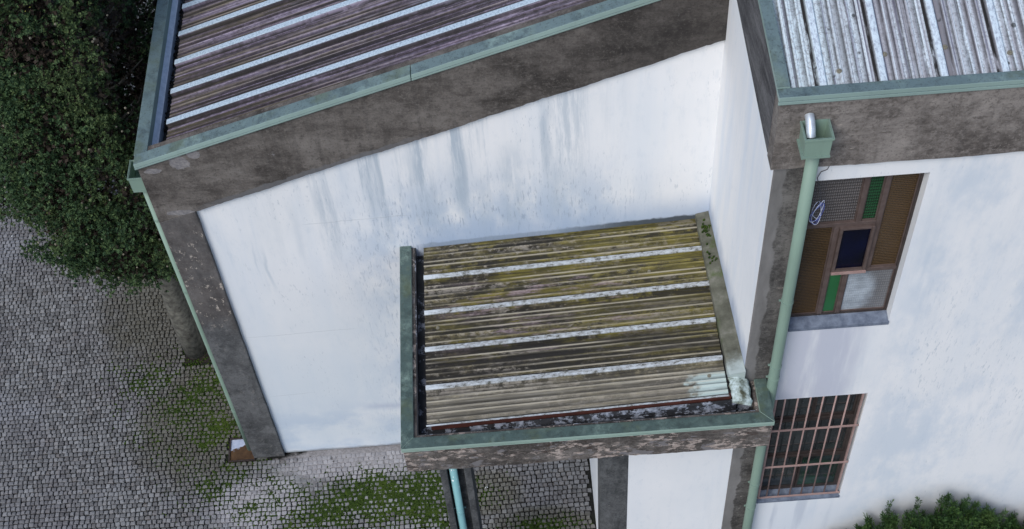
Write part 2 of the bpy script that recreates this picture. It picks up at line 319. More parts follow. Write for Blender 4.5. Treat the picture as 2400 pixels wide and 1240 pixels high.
def simple(name, a, b, sc=8, rough=.8, metal=0.0, bump=.2, det=5, spec=.4):
    g = G(name); n = g.noise(sc, det, .65); g.bump(n, bump, .006)
    return g.done(g.ramp(n, [(.32, a), (.68, b)]), rough, metal, spec)
def mat_lining(name='bitumen gutter lining', th=.545):
    g = G(name); n = g.noise((6, 6, 9), 7, .78, off=(1, 2, 3))
    c = g.ramp(g.noise(9, 5), [(.3, (.012, .012, .014)), (.7, (.040, .042, .048))])
    fm = g.step(n, th, th + .015); c = g.mix(g.mul(fm, .85), c, g.ramp(g.noise(30, 4), [(.35, (.15, .165, .20)), (.65, (.38, .41, .48))]))
    g.bump(g.add(n, fm), .4, .006); return g.done(c, .55)
M['lining'] = mat_lining()
M['lining_pale'] = mat_lining('peeling pale lining', .52)
def mat_flash():
    g = G('mossy flashing'); n = g.noise(5, 6, .7)
    c = g.ramp(n, [(.3, (.05, .05, .035)), (.55, (.13, .13, .10)), (.75, (.24, .23, .20))])
    ms = g.step(g.noise(3.2, 5, .65, off=(2, 8, 3)), .52, .66); c = g.mix(g.mul(ms, .8), c, (.06, .09, .02))
    wh = g.sub(1.0, g.step(g.add(g.y, g.mul(g.sub(g.noise(9, 5, .7), .5), .3)), .26, .46)); c = g.mix(g.mul(wh, .75), c, (.50, .58, .57))
    g.bump(n, .5, .01); return g.done(c, .9)
M['flashing'] = mat_flash()
def mat_whiteflash():
    g = G('white painted flashing'); n = g.noise(11, 6, .75)
    c = g.ramp(n, [(.38, (.10, .10, .06)), (.48, (.34, .40, .36)), (.62, (.60, .70, .69))])
    sp = g.noise(48, 3, .7, off=(1, 1, 1)); c = g.mix(g.mul(g.step(sp, .60, .68), .8), c, (.08, .09, .07))
    g.bump(n, .4, .006); return g.done(c, .7)
M['flash_white'] = mat_whiteflash()
M['light_strip'] = simple('pale flashing strip', (.50, .56, .64), (.68, .74, .82), 20, .6)
M['red_timber'] = simple('red oxide purlin', (.05, .014, .010), (.10, .028, .02), 9, .8)
M['debris'] = simple('gutter leaf mould', (.006, .006, .005), (.022, .02, .017), 30, 1.0, bump=.8)
M['frame'] = simple('brown painted window frame', (.075, .052, .045), (.13, .095, .085), 14, .55)
M['frame_dark'] = simple('dark brown window frame', (.030, .022, .020), (.055, .042, .038), 14, .5)
M['bars'] = simple('pink brown painted steel', (.33, .215, .195), (.43, .295, .268), 12, .55)
M['sill'] = simple('blue grey stone sill', (.085, .105, .15), (.20, .235, .30), 14, .8)
M['steel'] = simple('galvanised steel', (.55, .60, .65), (.70, .76, .82), 20, .42, .55, .05)
M['soil'] = simple('tree pit soil', (.010, .008, .007), (.035, .027, .022), 22, 1.0, bump=1.0)
M['black'] = simple('dark interior', (.006, .006, .007), (.012, .012, .013), 4, .6)
M['bark'] = simple('lichened bark', (.045, .042, .036), (.17, .165, .14), 16, .95, bump=1.0)
M['cable_blue'] = simple('blue cable sheath', (.05, .07, .30), (.12, .16, .48), 60, .4, bump=0)
M['cable_white'] = simple('pale cable sheath', (.45, .50, .68), (.62, .66, .80), 60, .4, bump=0)
M['wire'] = simple('dark wire', (.04, .04, .045), (.10, .10, .11), 60, .5, bump=0)
M['paper'] = simple('white paper', (.75, .78, .80), (.85, .87, .88), 20, .8)

def mat_glass(name, a, b, pat=True, rough=.22, sc=38.0, pale=None, spec=.5, pk=.65):
    g = G(name)
    c = g.ramp(g.noise(3.5, 3), [(.3, a), (.7, b)])
    if pat:
        # pressed diamond pattern
        p1 = g.math('SINE', g.mul(g.add(g.x, g.mul(g.z, .5)), sc * 5.0)); p2 = g.math('SINE', g.mul(g.sub(g.x, g.mul(g.z, .5)), sc * 5.0))
        h = g.mul(p1, p2); c = g.mix(g.mul(g.step(h, -.1, .5), pk), c, tuple(v * 2.1 for v in b)); g.bump(h, pk, .006)
    if pale: c = pale(g, c)
    return g.done(c, rough, 0, spec)
def pale_patch(g, c):
    r = g.add(g.math('POWER', g.math('DIVIDE', g.sub(g.x, .90), .16), 2), g.math('POWER', g.math('DIVIDE', g.sub(g.z, 4.66), .27), 2))
    r = g.add(r, g.mul(g.sub(g.noise(6, 4), .5), 1.6))
    return g.mix(g.sub(1.0, g.step(r, .4, 1.6)), c, g.ramp(g.noise(7, 4), [(.35, (.27, .30, .33)), (.7, (.46, .51, .56))]))  # ragged pale oval over the lower right pane
M['gl_grey'] = mat_glass('grey pressed glass', (.075, .068, .066), (.105, .096, .093))
M['gl_clear'] = mat_glass('clear pressed glass with pale patch', (.12, .12, .125), (.17, .17, .175), pale=pale_patch, pk=.25)
M['gl_amber'] = mat_glass('amber pressed glass', (.046, .027, .011), (.075, .045, .020), sc=60)
M['gl_green'] = mat_glass('green pressed glass', (.008, .035, .014), (.013, .055, .022))
M['gl_green2'] = mat_glass('green glass', (.012, .085, .025), (.02, .13, .042), False, .3)
M['gl_blue'] = mat_glass('blue glass', (.0008, .0012, .006), (.0015, .003, .022), False, .2, spec=.25)
M['gl_dark'] = mat_glass('dark window glass', (.016, .020, .022), (.042, .050, .050), False, .06, spec=.6)
def tint(g, c): return g.mix(g.mul(g.step(g.noise(6, 4, .6, off=(3, 3, 3)), .45, .65), .8), c, (.020, .060, .035))
M['gl_dim'] = mat_glass('dim window glass with plants behind', (.010, .014, .015), (.05, .065, .07), False, .1, pale=tint)

def mat_sett():
    g = G('limestone sett'); o = g.n('ShaderNodeObjectInfo')
    r = g.math('FRACT', g.add(g.attr('rnd'), o.outputs['Random']))
    c = g.ramp(r, [(0, (.105, .103, .104)), (.25, (.155, .155, .157)), (.6, (.198, .199, .203)), (.85, (.25, .253, .258)), (1, (.185, .174, .168))])
    big = g.noise((.75, .75, .75), 5, .65, off=(3, 1, 0))
    c = g.mix(g.mul(g.step(big, .42, .66), .6), c, (.125, .115, .125))
    c = g.mix(g.mul(g.step(g.noise(.9, 4, .6, off=(8, 3, 0)), .52, .72), .5), c, (.30, .31, .345))
    # brown-green film where it stays damp
    def blob(cx, cy, rx, ry, k=1.4):
        q = g.add(g.math('POWER', g.math('DIVIDE', g.sub(g.x, cx), rx), 2), g.math('POWER', g.math('DIVIDE', g.sub(g.y, cy), ry), 2))
        return g.sub(1.0, g.step(g.add(q, g.mul(g.sub(g.noise(3.2, 5, .65), .5), k)), .45, 1.25))
    damp = g.mx(g.mx(blob(-1.75, .92, .62, .22), blob(-2.3, 1.35, .40, .30)), g.mx(blob(-5.55, 2.55, .95, .95), blob(-5.9, 4.2, 1.2, 1.0)))
    c = g.mix(g.mul(damp, .72), c, (.085, .080, .055))
    pale = g.mx(blob(-3.75, 1.88, .9, .26), blob(-4.9, 1.42, .55, .35)); c = g.mix(g.mul(pale, .6), c, (.40, .385, .40))
    c = g.mix(g.mul(g.step(g.noise(4.5, 6, .75, off=(5, 5, 0)), .62, .72), .75), c, (.06, .058, .055))
    fine = g.noise(70, 4, .7); c = g.mix(g.mul(g.step(fine, .5, .7), .3), c, (.42, .43, .44))
    g.bump(g.add(fine, g.noise(25, 3)), .5, .004)
    return g.done(c, .8, 0, .3)
M['sett'] = mat_sett()
def mat_bed():
    g = G('joint earth')
    c = g.ramp(g.noise(20, 5, .7), [(.3, (.010, .011, .010)), (.7, (.030, .030, .028))])
    s = g.attr('sand'); c = g.mix(g.step(g.add(s, g.mul(g.sub(g.noise(9, 5, .7), .5), .7)), .35, .6), c, g.ramp(g.noise(40, 4), [(.3, (.20, .19, .19)), (.7, (.34, .325, .33))]))
    m = g.attr('moss'); c = g.mix(g.step(g.add(m, g.mul(g.sub(g.noise(7, 5, .7), .5), .6)), .1, .55), c, (.014, .030, .003))
    g.bump(g.noise(60, 4, .7), .6, .008); return g.done(c, .95, 0, .2)
M['bed'] = mat_bed()
def mat_ground():
    g = G('far paving'); b = g.voro((17, 17, 1), 'DISTANCE_TO_EDGE', rand=.35)
    c = g.ramp(g.noise(.6, 4), [(.3, (.13, .135, .14)), (.7, (.20, .205, .215))])
    return g.done(g.mix(g.sub(1.0, g.step(b, .05, .12)), c, (.02, .022, .022)), .9)
M['ground'] = mat_ground()
def mat_rust():
    g = G('rusted plate with ragged pale patch')
    c = g.ramp(g.noise(14, 5, .7), [(.3, (.045, .022, .010)), (.7, (.115, .062, .026))])
    b = g.add(g.sub(g.y, g.mul(g.add(g.x, 5.15), .45)), g.mul(g.sub(g.noise(11, 5, .6), .5), .16))
    c = g.mix(g.step(b, 2.165, 2.175), c, g.ramp(g.noise(30, 3), [(.3, (.36, .42, .55)), (.7, (.50, .55, .68))]))  # ragged pale patch over the back left of the plate
    g.bump(g.noise(40, 4), .4, .004); return g.done(c, .7)
M['rust'] = mat_rust()
def mat_leaf(name, cols, trans=.0):
    g = G(name); c = g.ramp(g.attr('rnd'), cols)
    c = g.mix(g.mul(g.step(g.noise(2.2, 3, .6), .50, .7), .5), c, cols[1][1])
    c = g.mix(g.mul(g.step(g.noise(1.6, 3, .6, off=(5, 5, 5)), .50, .66), .35), c, cols[-1][1])
    return g.done(c, .7, 0, .25)
M['leaf'] = mat_leaf('dark conifer foliage', [(0, (.020, .042, .022)), (.35, (.052, .100, .046)), (.75, (.092, .150, .058)), (1, (.145, .18, .066))])
M['leaf_brown'] = mat_leaf('dead conifer twigs', [(0, (.016, .011, .008)), (.5, (.035, .025, .019)), (.85, (.06, .045, .033)), (1, (.12, .10, .075))])
M['leaf_juniper'] = mat_leaf('juniper foliage', [(0, (.012, .028, .012)), (.35, (.024, .060, .018)), (.75, (.060, .125, .030)), (1, (.13, .20, .055))])
M['leaf_sunlit'] = mat_leaf('sunlit yellow foliage', [(0, (.35, .32, .08)), (.5, (.6, .55, .15)), (1, (.75, .7, .3))])
M['cone'] = simple('pale cones', (.16, .145, .11), (.27, .25, .19), 40, .9)
M['moss'] = mat_leaf('moss', [(0, (.009, .020, .002)), (.4, (.019, .040, .003)), (.8, (.038, .070, .005)), (1, (.075, .11, .010))])

# ------------------------------------------------------------------ mesh helper
WORLD = {}
def link(o): scn.collection.objects.link(o); return o
def tag(o, label=None, cat=None, group=None, kind=None):
    for k, v in (('label', label), ('category', cat), ('group', group), ('kind', kind)):
        if v: o[k] = v
    return o
def root(name, loc, label, cat, group=None):
    o = link(bpy.data.objects.new(name, None)); o.location = loc; o.empty_display_size = .2
    WORLD[o.name] = Vector(loc); return tag(o, label, cat, group)
class MB:
    def __init__(s): s.v = []; s.f = []
    def add(s, vs, fs):
        k = len(s.v); s.v += [tuple(p) for p in vs]; s.f += [tuple(i + k for i in f) for f in fs]; return s
    def box(s, x0, x1, y0, y1, z0, z1):
        return s.add([(x0, y0, z0), (x1, y0, z0), (x1, y1, z0), (x0, y1, z0), (x0, y0, z1), (x1, y0, z1), (x1, y1, z1), (x0, y1, z1)],
                     [(0, 3, 2, 1), (4, 5, 6, 7), (0, 1, 5, 4), (1, 2, 6, 5), (2, 3, 7, 6), (3, 0, 4, 7)])
    def hexa(s, b, t):   # b, t: four points each, counter-clockwise from above
        return s.add(list(b) + list(t), [(0, 3, 2, 1), (4, 5, 6, 7), (0, 1, 5, 4), (1, 2, 6, 5), (2, 3, 7, 6), (3, 0, 4, 7)])
    def prism(s, poly, y0, y1):   # polygon in x,z extruded along y
        n = len(poly); vs = [(x, y0, z) for x, z in poly] + [(x, y1, z) for x, z in poly]
        return s.add(vs, [tuple(range(n)), tuple(range(2 * n - 1, n - 1, -1))] + [(i, n + i, n + (i + 1) % n, (i + 1) % n) for i in range(n)])
    def tube(s, path, r, n=12, cap=True):
        P = [Vector(p) for p in path]; k0 = len(s.v)
        rr = r if isinstance(r, (list, tuple)) else [r] * len(P)
        t0 = (P[1] - P[0]).normalized(); a = t0.orthogonal().normalized()
        for i, p in enumerate(P):
            t = (P[min(i + 1, len(P) - 1)] - P[max(i - 1, 0)]).normalized()
            a = (a - t * a.dot(t)).normalized(); b = t.cross(a)
            s.v += [tuple(p + (a * math.cos(2 * math.pi * j / n) + b * math.sin(2 * math.pi * j / n)) * rr[i]) for j in range(n)]
        for i in range(len(P) - 1):
            for j in range(n):
                s.f.append((k0 + i * n + j, k0 + i * n + (j + 1) % n, k0 + (i + 1) * n + (j + 1) % n, k0 + (i + 1) * n + j))
        if cap:
            s.f.append(tuple(k0 + j for j in range(n - 1, -1, -1))); s.f.append(tuple(k0 + (len(P) - 1) * n + j for j in range(n)))
        return s
    def build(s, name, mat, parent=None, smooth=False, bevel=0.0, attrs=None, label=None):
        V = np.array(s.v, float); c = (V.min(0) + V.max(0)) / 2
        me = bpy.data.meshes.new(name); me.from_pydata((V - c).tolist(), [], s.f); me.update()
        if attrs:
            for k, vals in attrs.items():
                a = me.attributes.new(k, 'FLOAT', 'POINT'); a.data.foreach_set('value', np.asarray(vals, np.float32))
        me.materials.append(M[mat]); o = link(bpy.data.objects.new(name, me))
        bm = bmesh.new(); bm.from_mesh(me); bmesh.ops.recalc_face_normals(bm, faces=bm.faces); bm.to_mesh(me); bm.free()
        pw = WORLD[parent.name] if parent else Vector((0, 0, 0))
        if parent: o.parent = parent
        o.location = Vector(c) - pw; WORLD[o.name] = Vector(c)
        if smooth: me.shade_smooth()
        if bevel:
            b = o.modifiers.new('bevel', 'BEVEL'); b.width = bevel; b.segments = 2; b.limit_method = 'ANGLE'
        if label: o['label'] = label
        return o
def rough_strip(poly_top, poly_bot, y0, y1, n, amp=.004):
    # band between two lines in x,z, divided along its length with slightly uneven lower edge and face
    m = MB(); vs = []
    for i in range(n + 1):
        t = i / n
        (xa, za), (xb, zb) = [(p[0][0] + (p[1][0] - p[0][0]) * t, p[0][1] + (p[1][1] - p[0][1]) * t) for p in (poly_bot, poly_top)]
        j = random.uniform(-amp, amp) * .6 + amp * .9 * (math.sin(t * n * .37) * .6 + math.sin(t * n * .13 + 1.3)); k = random.uniform(-amp, amp) * .4
        vs += [(xa, y0 + k, za + j), (xb, y0 + k * .5, zb), (xb, y1, zb), (xa, y1, za + j)]
    fs = []
    for i in range(n):
        a = i * 4; b = a + 4
        fs += [(a, b, b + 1, a + 1), (a + 1, b + 1, b + 2, a + 2), (a + 2, b + 2, b + 3, a + 3), (a + 3, b + 3, b, a)]
    fs += [(0, 1, 2, 3), (n * 4 + 3, n * 4 + 2, n * 4 + 1, n * 4)]
    return m.add(vs, fs)

# ------------------------------------------------------------------ ground and paving
def in_building(x, y):
    if x > XL - .0 and y > D - .045: return True
    if x > -1.165 and y > F - .0: return True
    if -2.63 < x < -2.32 and -.06 < y < .24: return True
    return False
PIT = (-5.925, -5.50, 3.395, 3.80); BOX = (-5.285, -4.975, 1.975, 2.285)
MOSSB = [(-3.45, 1.38, .80, .28, 1.0), (-3.05, 1.52, .32, .20, 1.0), (-2.95, 1.2, .30, .25, .9), (-5.70, 3.02, .22, .16, .85), (-5.42, 2.47, .17, .12, .95), (-5.55, 2.30, .12, .14, .8), (-4.76, 1.70, .08, .05, .8),
         (-5.02, 1.38, .12, .07, .75), (-4.2, 1.22, .45, .20, .8), (-1.7, .88, .50, .12, .55), (-5.55, 2.75, .75, .65, .52), (-6.3, 3.2, .5, .3, .42), (-5.3, 1.7, .55, .35, .40), (-4.7, 1.4, .6, .3, .42)]
SANDB = [(-3.75, 1.90, .95, .20, 1), (-4.45, 1.72, .35, .28, .9), (-4.85, 1.50, .32, .25, .75), (-5.1, 1.28, .30, .2, .7), (-6.05, 2.55, .3, .10, .6), (-5.35, 2.62, .25, .06, .8)]
def vnoise(x, y, s, seed):
    return math.sin(x * s * 1.7 + seed) * math.cos(y * s * 2.1 - seed * 1.3) * .5 + math.sin((x + y) * s * 3.3 + seed * 2.1) * .3 + math.cos((x - y * 1.3) * s * 5.1 + seed) * .2
def blobs(B, x, y, seed):
    v = 0
    for cx, cy, rx, ry, am in B:
        q = ((x - cx) / rx) ** 2 + ((y - cy) / ry) ** 2
        v = max(v, am * 1.15 * math.exp(-.75 * q))
    return min(1.0, max(0.0, v + (.36 * vnoise(x, y, 4.0, seed) + .40 * vnoise(x, y, 11.0, seed + 2) + .2 * vnoise(x, y, 23.0, seed)) * min(1, v * 2)))
moss_at = lambda x, y: blobs(MOSSB, x, y, 1.0)
sand_at = lambda x, y: blobs(SANDB, x, y, 4.0)

g_ = MB().add([(-300, -300, -.06), (300, -300, -.06), (300, 300, -.06), (-300, 300, -.06)], [(0, 1, 2, 3)])
tag(g_.build('ground', 'ground'), kind='structure')
# pavement: the earth bed between the setts
X0, X1, Y0, Y1, ST = -10.0, 4.6, -1.1, 8.2, .1
nx, ny = int((X1 - X0) / ST) + 1, int((Y1 - Y0) / ST) + 1
bv, sa, mo = [], [], []
for j in range(ny):
    for i in range(nx):
        x, y = X0 + i * ST, Y0 + j * ST
        s_, m_ = sand_at(x, y), moss_at(x, y); sa.append(s_); mo.append(m_)
        bv.append((x, y, -.027 + .021 * s_ + .010 * m_ * (1 - s_)))
pv = MB(); pv.v = bv
for j in range(ny - 1):
    for i in range(nx - 1):
        xc, yc = X0 + (i + .5) * ST, Y0 + (j + .5) * ST
        a = j * nx + i; pv.f.append((a, a + 1, a + nx + 1, a + nx))
pavement = tag(pv.build('pavement', 'bed', attrs={'sand': sa, 'moss': mo}), kind='structure')
PAVE_C = WORLD[pavement.name]

def sett_shape(hw, hh, seed):   # irregular cut stone: skirt, chamfer, slightly domed top (centre at 0, top at z=0)
    r = random.Random(seed); n = 8; vs = []
    base = [(-1, -1), (0, -1.04), (1, -1), (1.04, 0), (1, 1), (0, 1.04), (-1, 1), (-1.04, 0)]
    jit = [(r.uniform(-.16, .16), r.uniform(-.16, .16)) for _ in base]
    for sc, z in ((1.0, -.034), (1.0, -.007), (.80, -.0006)):
        for (a, b), (ja, jb) in zip(base, jit): vs.append(((a + ja) * hw * sc, (b + jb) * hh * sc, z + r.uniform(-.001, .001)))
    vs.append((0, 0, .0012))
    fs = []
    for k in (0, 1):
        for i in range(n): fs.append((k * n + i, k * n + (i + 1) % n, (k + 1) * n + (i + 1) % n, (k + 1) * n + i))
    for i in range(n): fs.append((2 * n + i, 2 * n + (i + 1) % n, 3 * n))
    return np.array(vs), fs
SHAPES = [sett_shape(1, 1, 100 + k) for k in range(24)]
setts = []
PITCH_Y = .0555
y = Y0 + .05; row = 0
while y < Y1 - .05:
    x = X0 + random.uniform(0, .06); bow = random.uniform(0, 6.28)
    while x < X1 - .05:
        wv = random.uniform(.042, .070)
        cx = x + wv / 2; cy = y + .012 * math.sin(cx * .8 + row * .02) + .006 * math.sin(cx * 3.1 + row * .13) + random.uniform(-.0035, .0035)
        x += wv
        if in_building(cx - .02, cy + .02) or in_building(cx + .025, cy + .02) or in_building(cx, cy - .02): continue
        if PIT[0] - .02 < cx < PIT[1] + .02 and PIT[2] - .02 < cy < PIT[3] + .02: continue
        if BOX[0] - .02 < cx < BOX[1] + .02 and BOX[2] - .02 < cy < BOX[3] + .02: continue
        if 1.5 < cx < 4.2 and -.3 < cy < .1: continue            # planting strip by the tall wing
        if cx < -8.6 and cy < 1: continue
        mm = moss_at(cx, cy)
        if mm > .8 and random.random() < .12: continue
        k = .79 - .24 * mm * random.uniform(.5, 1.1) + .14 * sand_at(cx, cy)
        setts.append((cx, cy, random.uniform(-.006, .004), wv / 2 * min(k + .04, .93), PITCH_Y / 2 * min(k, .93) * random.uniform(.92, 1.06), random.uniform(-.12, .12), random.randrange(24), random.random()))
    y += PITCH_Y; row += 1
# the setts that show largest (open paving seen past the column) are single parts, the rest one piece of stuff
def show(s): return -2.24 < s[0] < -1.24 and .80 < s[1] < 1.62
near = [s for s in setts if show(s)][:300]; ns_ = set(id(s) for s in near)
rest = [s for s in setts if id(s) not in ns_]
V, Fc, RN = [], [], []
for (cx, cy, cz, hw, hh, rot, k, rn) in rest:
    vs, fs = SHAPES[k]; c, s_ = math.cos(rot), math.sin(rot); b = len(RN)
    p = vs * np.array([hw, hh, 1]); q = np.stack([p[:, 0] * c - p[:, 1] * s_ + cx, p[:, 0] * s_ + p[:, 1] * c + cy, p[:, 2] + cz + (p[:, 0] * math.sin(rn * 40) + p[:, 1] * math.cos(rn * 40)) * .15], 1)
    V.append(q); Fc += [tuple(i + b for i in f) for f in fs]; RN += [rn] * len(vs)
m = MB(); m.v = np.concatenate(V).tolist(); m.f = Fc
tag(m.build('paving_setts', 'sett', pavement, attrs={'rnd': RN}), kind='stuff')
SM = []
for k in range(24):
    me = bpy.data.meshes.new('sett'); vs, fs = SHAPES[k]; me.from_pydata((vs * np.array([.0275, .0275, 1])).tolist(), [], fs); me.materials.append(M['sett']); SM.append(me)
for (cx, cy, cz, hw, hh, rot, k, rn) in near:
    o = link(bpy.data.objects.new('sett', SM[k])); o.parent = pavement
    o.location = Vector((cx, cy, cz)) - PAVE_C; o.rotation_euler = (math.cos(rn * 40) * .1, -math.sin(rn * 40) * .1, rot); o.scale = (hw / .0275, hh / .0275, 1)
# moss cushions in the joints
V, Fc, RN = [], [], []
def cushion(x, y, z, r, h):
    b = len(RN); n = 6; rn = random.random(); a0 = random.random() * 6
    for lv, (rs, zz) in enumerate(((1, -.012), (.8, .55 * h), (.35, h))):
        for i in range(n):
            a = a0 + i * 6.283 / n; q = r * rs * random.uniform(.75, 1.25); V.append((x + q * math.cos(a), y + q * math.sin(a), z + zz + random.uniform(-.1, .1) * h)); RN.append(min(1, max(0, rn * .7 + lv * .12 + random.uniform(-.1, .1))))
    for lv in (0, 1):
        for i in range(n): Fc.append((b + lv * n + i, b + lv * n + (i + 1) % n, b + lv * n + n + (i + 1) % n, b + lv * n + n + i))
    Fc.append(tuple(b + 2 * n + i for i in range(n)))
cnt = 0
for _ in range(330000):
    x, y = random.uniform(-7, -1.2), random.uniform(.4, 3.8)
    if in_building(x, y) or in_building(x + .02, y + .02) or in_building(x - .02, y + .02): continue
    if BOX[0] - .01 < x < BOX[1] + .01 and BOX[2] - .01 < y < BOX[3] + .01: continue
    mm = moss_at(x, y)
    if mm < .10 or random.random() > mm ** 2.2: continue
    cushion(x, y, -.010, random.uniform(.007, .015), random.uniform(.006, .014) * (.5 + .5 * mm)); cnt += 1
    if cnt > 24000: break
m = MB(); m.v = V; m.f = Fc
tag(m.build('moss', 'moss', attrs={'rnd': RN}), 'bright green moss spreading through the joints of the paving', 'moss', kind='stuff')

tag(MB().box(1.48, 4.22, -.32, .12, -.055, -.012).build('planting_strip', 'soil'), kind='structure')
# tree pit
pit = tag(MB().box(PIT[0], PIT[1], PIT[2], PIT[3], -.055, -.014).build('tree_pit', 'soil'), kind='structure')
# drain box at the foot of the corner downpipe
dr = root('drain_box', (-5.13, 2.13, -.05), 'small square rusty drain box with ragged pale patch at wall corner', 'drain')
b = MB(); t = .014
b.box(BOX[0], BOX[1], BOX[2], BOX[2] + t, -.05, .004).box(BOX[0], BOX[1], BOX[3] - t, BOX[3], -.05, .004).box(BOX[0], BOX[0] + t, BOX[2] + t, BOX[3] - t, -.05, .004).box(BOX[1] - t, BOX[1], BOX[2] + t, BOX[3] - t, -.05, .004)
b.build('rim', 'frame_dark', dr); MB().box(BOX[0] + t, BOX[1] - t, BOX[2] + t, BOX[3] - t, -.05, -.012).build('plate', 'rust', dr)

# ------------------------------------------------------------------ roof sheets
def sheet_profile(pitch, n, rib_at=.5, hrib=.038, dl=1.0, dr=.7, hs=.014, q=5, seed=1, rw=0.0):
    """list of (u, height, rib, edge, dirt and shade, band) for n pitches; each flat between two ridges has its own band value"""
    rr = random.Random(seed); P = [(0, 0, 0, 0, 0, rr.random())]
    for k in range(n):
        o = k * pitch; c = o + rib_at * pitch; b0 = rr.random(); b1 = rr.random()
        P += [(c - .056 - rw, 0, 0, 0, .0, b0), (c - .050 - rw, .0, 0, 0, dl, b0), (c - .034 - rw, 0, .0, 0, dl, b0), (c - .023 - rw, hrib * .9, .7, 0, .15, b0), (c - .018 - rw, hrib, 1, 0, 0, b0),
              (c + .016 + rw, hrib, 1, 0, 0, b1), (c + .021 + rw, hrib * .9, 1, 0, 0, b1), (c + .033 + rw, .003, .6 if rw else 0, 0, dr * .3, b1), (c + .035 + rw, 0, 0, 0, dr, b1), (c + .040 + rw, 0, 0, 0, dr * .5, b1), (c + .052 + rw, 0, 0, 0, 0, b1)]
        a, b_ = c + .056 + rw, c + pitch - .060 - rw
        for i in range(q):
            m_ = a + (b_ - a) * (i + .5) / q
            hq = hs * (.6, 1.0, .75, 1.1, .65, .95)[i % 6]; m_ += (.005, -.006, .004, -.003, .006, -.004)[i % 6]; b2 = rr.random()
            P += [(m_ - .016, 0, 0, 0, .7, b1), (m_ - .012, 0, 0, 0, .8, b1), (m_ - .008, hq * .9, 0, .1, .1, b1), (m_ - .004, hq, 0, .3, 0, b1), (m_ + .002, hq, 0, 1, 0, b2), (m_ + .006, hq * .8, 0, 1, 0, b2), (m_ + .011, .0, 0, 0, .1, b2), (m_ + .015, .0, 0, 0, 0, b2)]
            b1 = b2
    return P
def roof_sheet(parent, mat, prof, umax0, umax1, length, fn, u_off, seg=14, name='roof_sheet'):
    """fn(u, v, hgt) -> world point ; only the profile within umax0..umax1 is used"""
    P = sorted([p for p in prof if umax0 < p[0] < umax1], key=lambda p: p[0])
    def ends(u):
        near_ = min(prof, key=lambda p: abs(p[0] - u)); return (u,) + tuple(near_[1:])
    P = [ends(umax0)] + P + [ends(umax1)]
    m = MB(); A = {k: [] for k in 'uvhedb'}; n = len(P)
    for j in range(seg + 1):
        v = length * j / seg
        for (u, hg, h, e, d, bb) in P:
            A['b'].append(bb); z = hg + random.uniform(-.0012, .0012)
            m.v.append(fn(u, v, z)); A['u'].append(u + u_off); A['v'].append(v); A['h'].append(h); A['e'].append(e); A['d'].append(d)
    # a thin underside edge so that the sheet has thickness
    for j in range(seg):
        for i in range(n - 1): m.f.append((j * n + i, j * n + i + 1, (j + 1) * n + i + 1, (j + 1) * n + i))
    base = len(m.v)
    for i, (u, hg, h, e, d, bb) in enumerate(P):
        A['b'].append(bb); m.v.append(fn(u, 0.0, hg - .010)); A['u'].append(u + u_off); A['v'].append(0); A['h'].append(h); A['e'].append(e); A['d'].append(d)
    for i in range(n - 1): m.f.append((i, i + 1, base + i + 1, base + i))
    return m.build(name, mat, parent, attrs=A)
def screw(parent, p, r=.011):
    m = MB().tube([Vector(p) + Vector((0, 0, -.004)), Vector(p) + Vector((0, 0, .006))], [r * 1.5, r * 1.4], 10).tube([Vector(p) + Vector((0, 0, .006)), Vector(p) + Vector((0, 0, .016))], r * .7, 6)
    return m.build('screw', 'cone', parent)

# ------------------------------------------------------------------ low wing
YB = 8.2
low = root('low_wing', (-2.5, D, 0), 'low white building wing with sloping concrete band and mauve ribbed roof', 'building')
# front wall
MB().prism([(XL + .34, 0), (.02, 0), (.02, 6.05), (XL + .34, 4.40)], D, D + .24).build('front_wall', 'plaster_low', low)
MB().prism([(XL + .03, 0), (XL + .25, 0), (XL + .25, 4.75), (XL + .03, 4.75)], D + .25, YB).build('side_wall', 'plaster_clean', low)
# pilaster at the corner
pl = MB(); n = 22
vs = []
for i in range(n + 1):
    t = i / n; zl = 4.265 * t; zr = 4.386 * t
    vs += [(XL, D - .043 + random.uniform(-.001, .001), zl), (XL + .352 + random.uniform(-.003, .003), D - .043, zr), (XL + .352, D + .24, zr), (XL, D + .24, zl)]
fs = [(0, 3, 2, 1), (n * 4, n * 4 + 1, n * 4 + 2, n * 4 + 3)]
for i in range(n):
    a = i * 4; fs += [(a, a + 1, a + 5, a + 4), (a + 1, a + 2, a + 6, a + 5), (a + 2, a + 3, a + 7, a + 6), (a + 3, a, a + 4, a + 7)]
pl.add(vs, fs).build('pilaster', 'concrete_pilaster', low, bevel=.004)
rough_strip([(XL, ZS(XL)), (.045, ZS(.045))], [(XL, ZB(XL)), (.03, ZB(.03))], D - .0435, D + .16, 150, .006).build('concrete_band', 'concrete_low', low)
MB().box(XL, XL + .07, D + .165, YB, 4.25, 5.03).build('side_band', 'concrete', low)
# sloping cap on the band: two lengths meeting at a joint
def slope_cap(xa, xb, lift=0.0):
    m = MB(); y0, y1 = D - .062, D + .055
    za, zb = ZS(xa) + lift, ZS(xb) + lift
    m.hexa([(xa, y0, za), (xb, y0, zb), (xb, y1, zb), (xa, y1, za)], [(xa, y0 + .006, za + .042), (xb, y0 + .006, zb + .042), (xb, y1, zb + .05), (xa, y1, za + .05)])
    m.hexa([(xa, y0 - .002, za - .022), (xb, y0 - .002, zb - .022), (xb, y0 + .012, zb - .022), (xa, y0 + .012, za - .022)],
           [(xa, y0 - .002, za - .001), (xb, y0 - .002, zb - .001), (xb, y0 + .012, zb - .001), (xa, y0 + .012, za - .001)])
    return m
slope_cap(XL - .02, -2.535, .003).build('parapet_cap', 'cap', low, bevel=.004); slope_cap(-2.529, .04).build('parapet_cap', 'cap', low, bevel=.004)
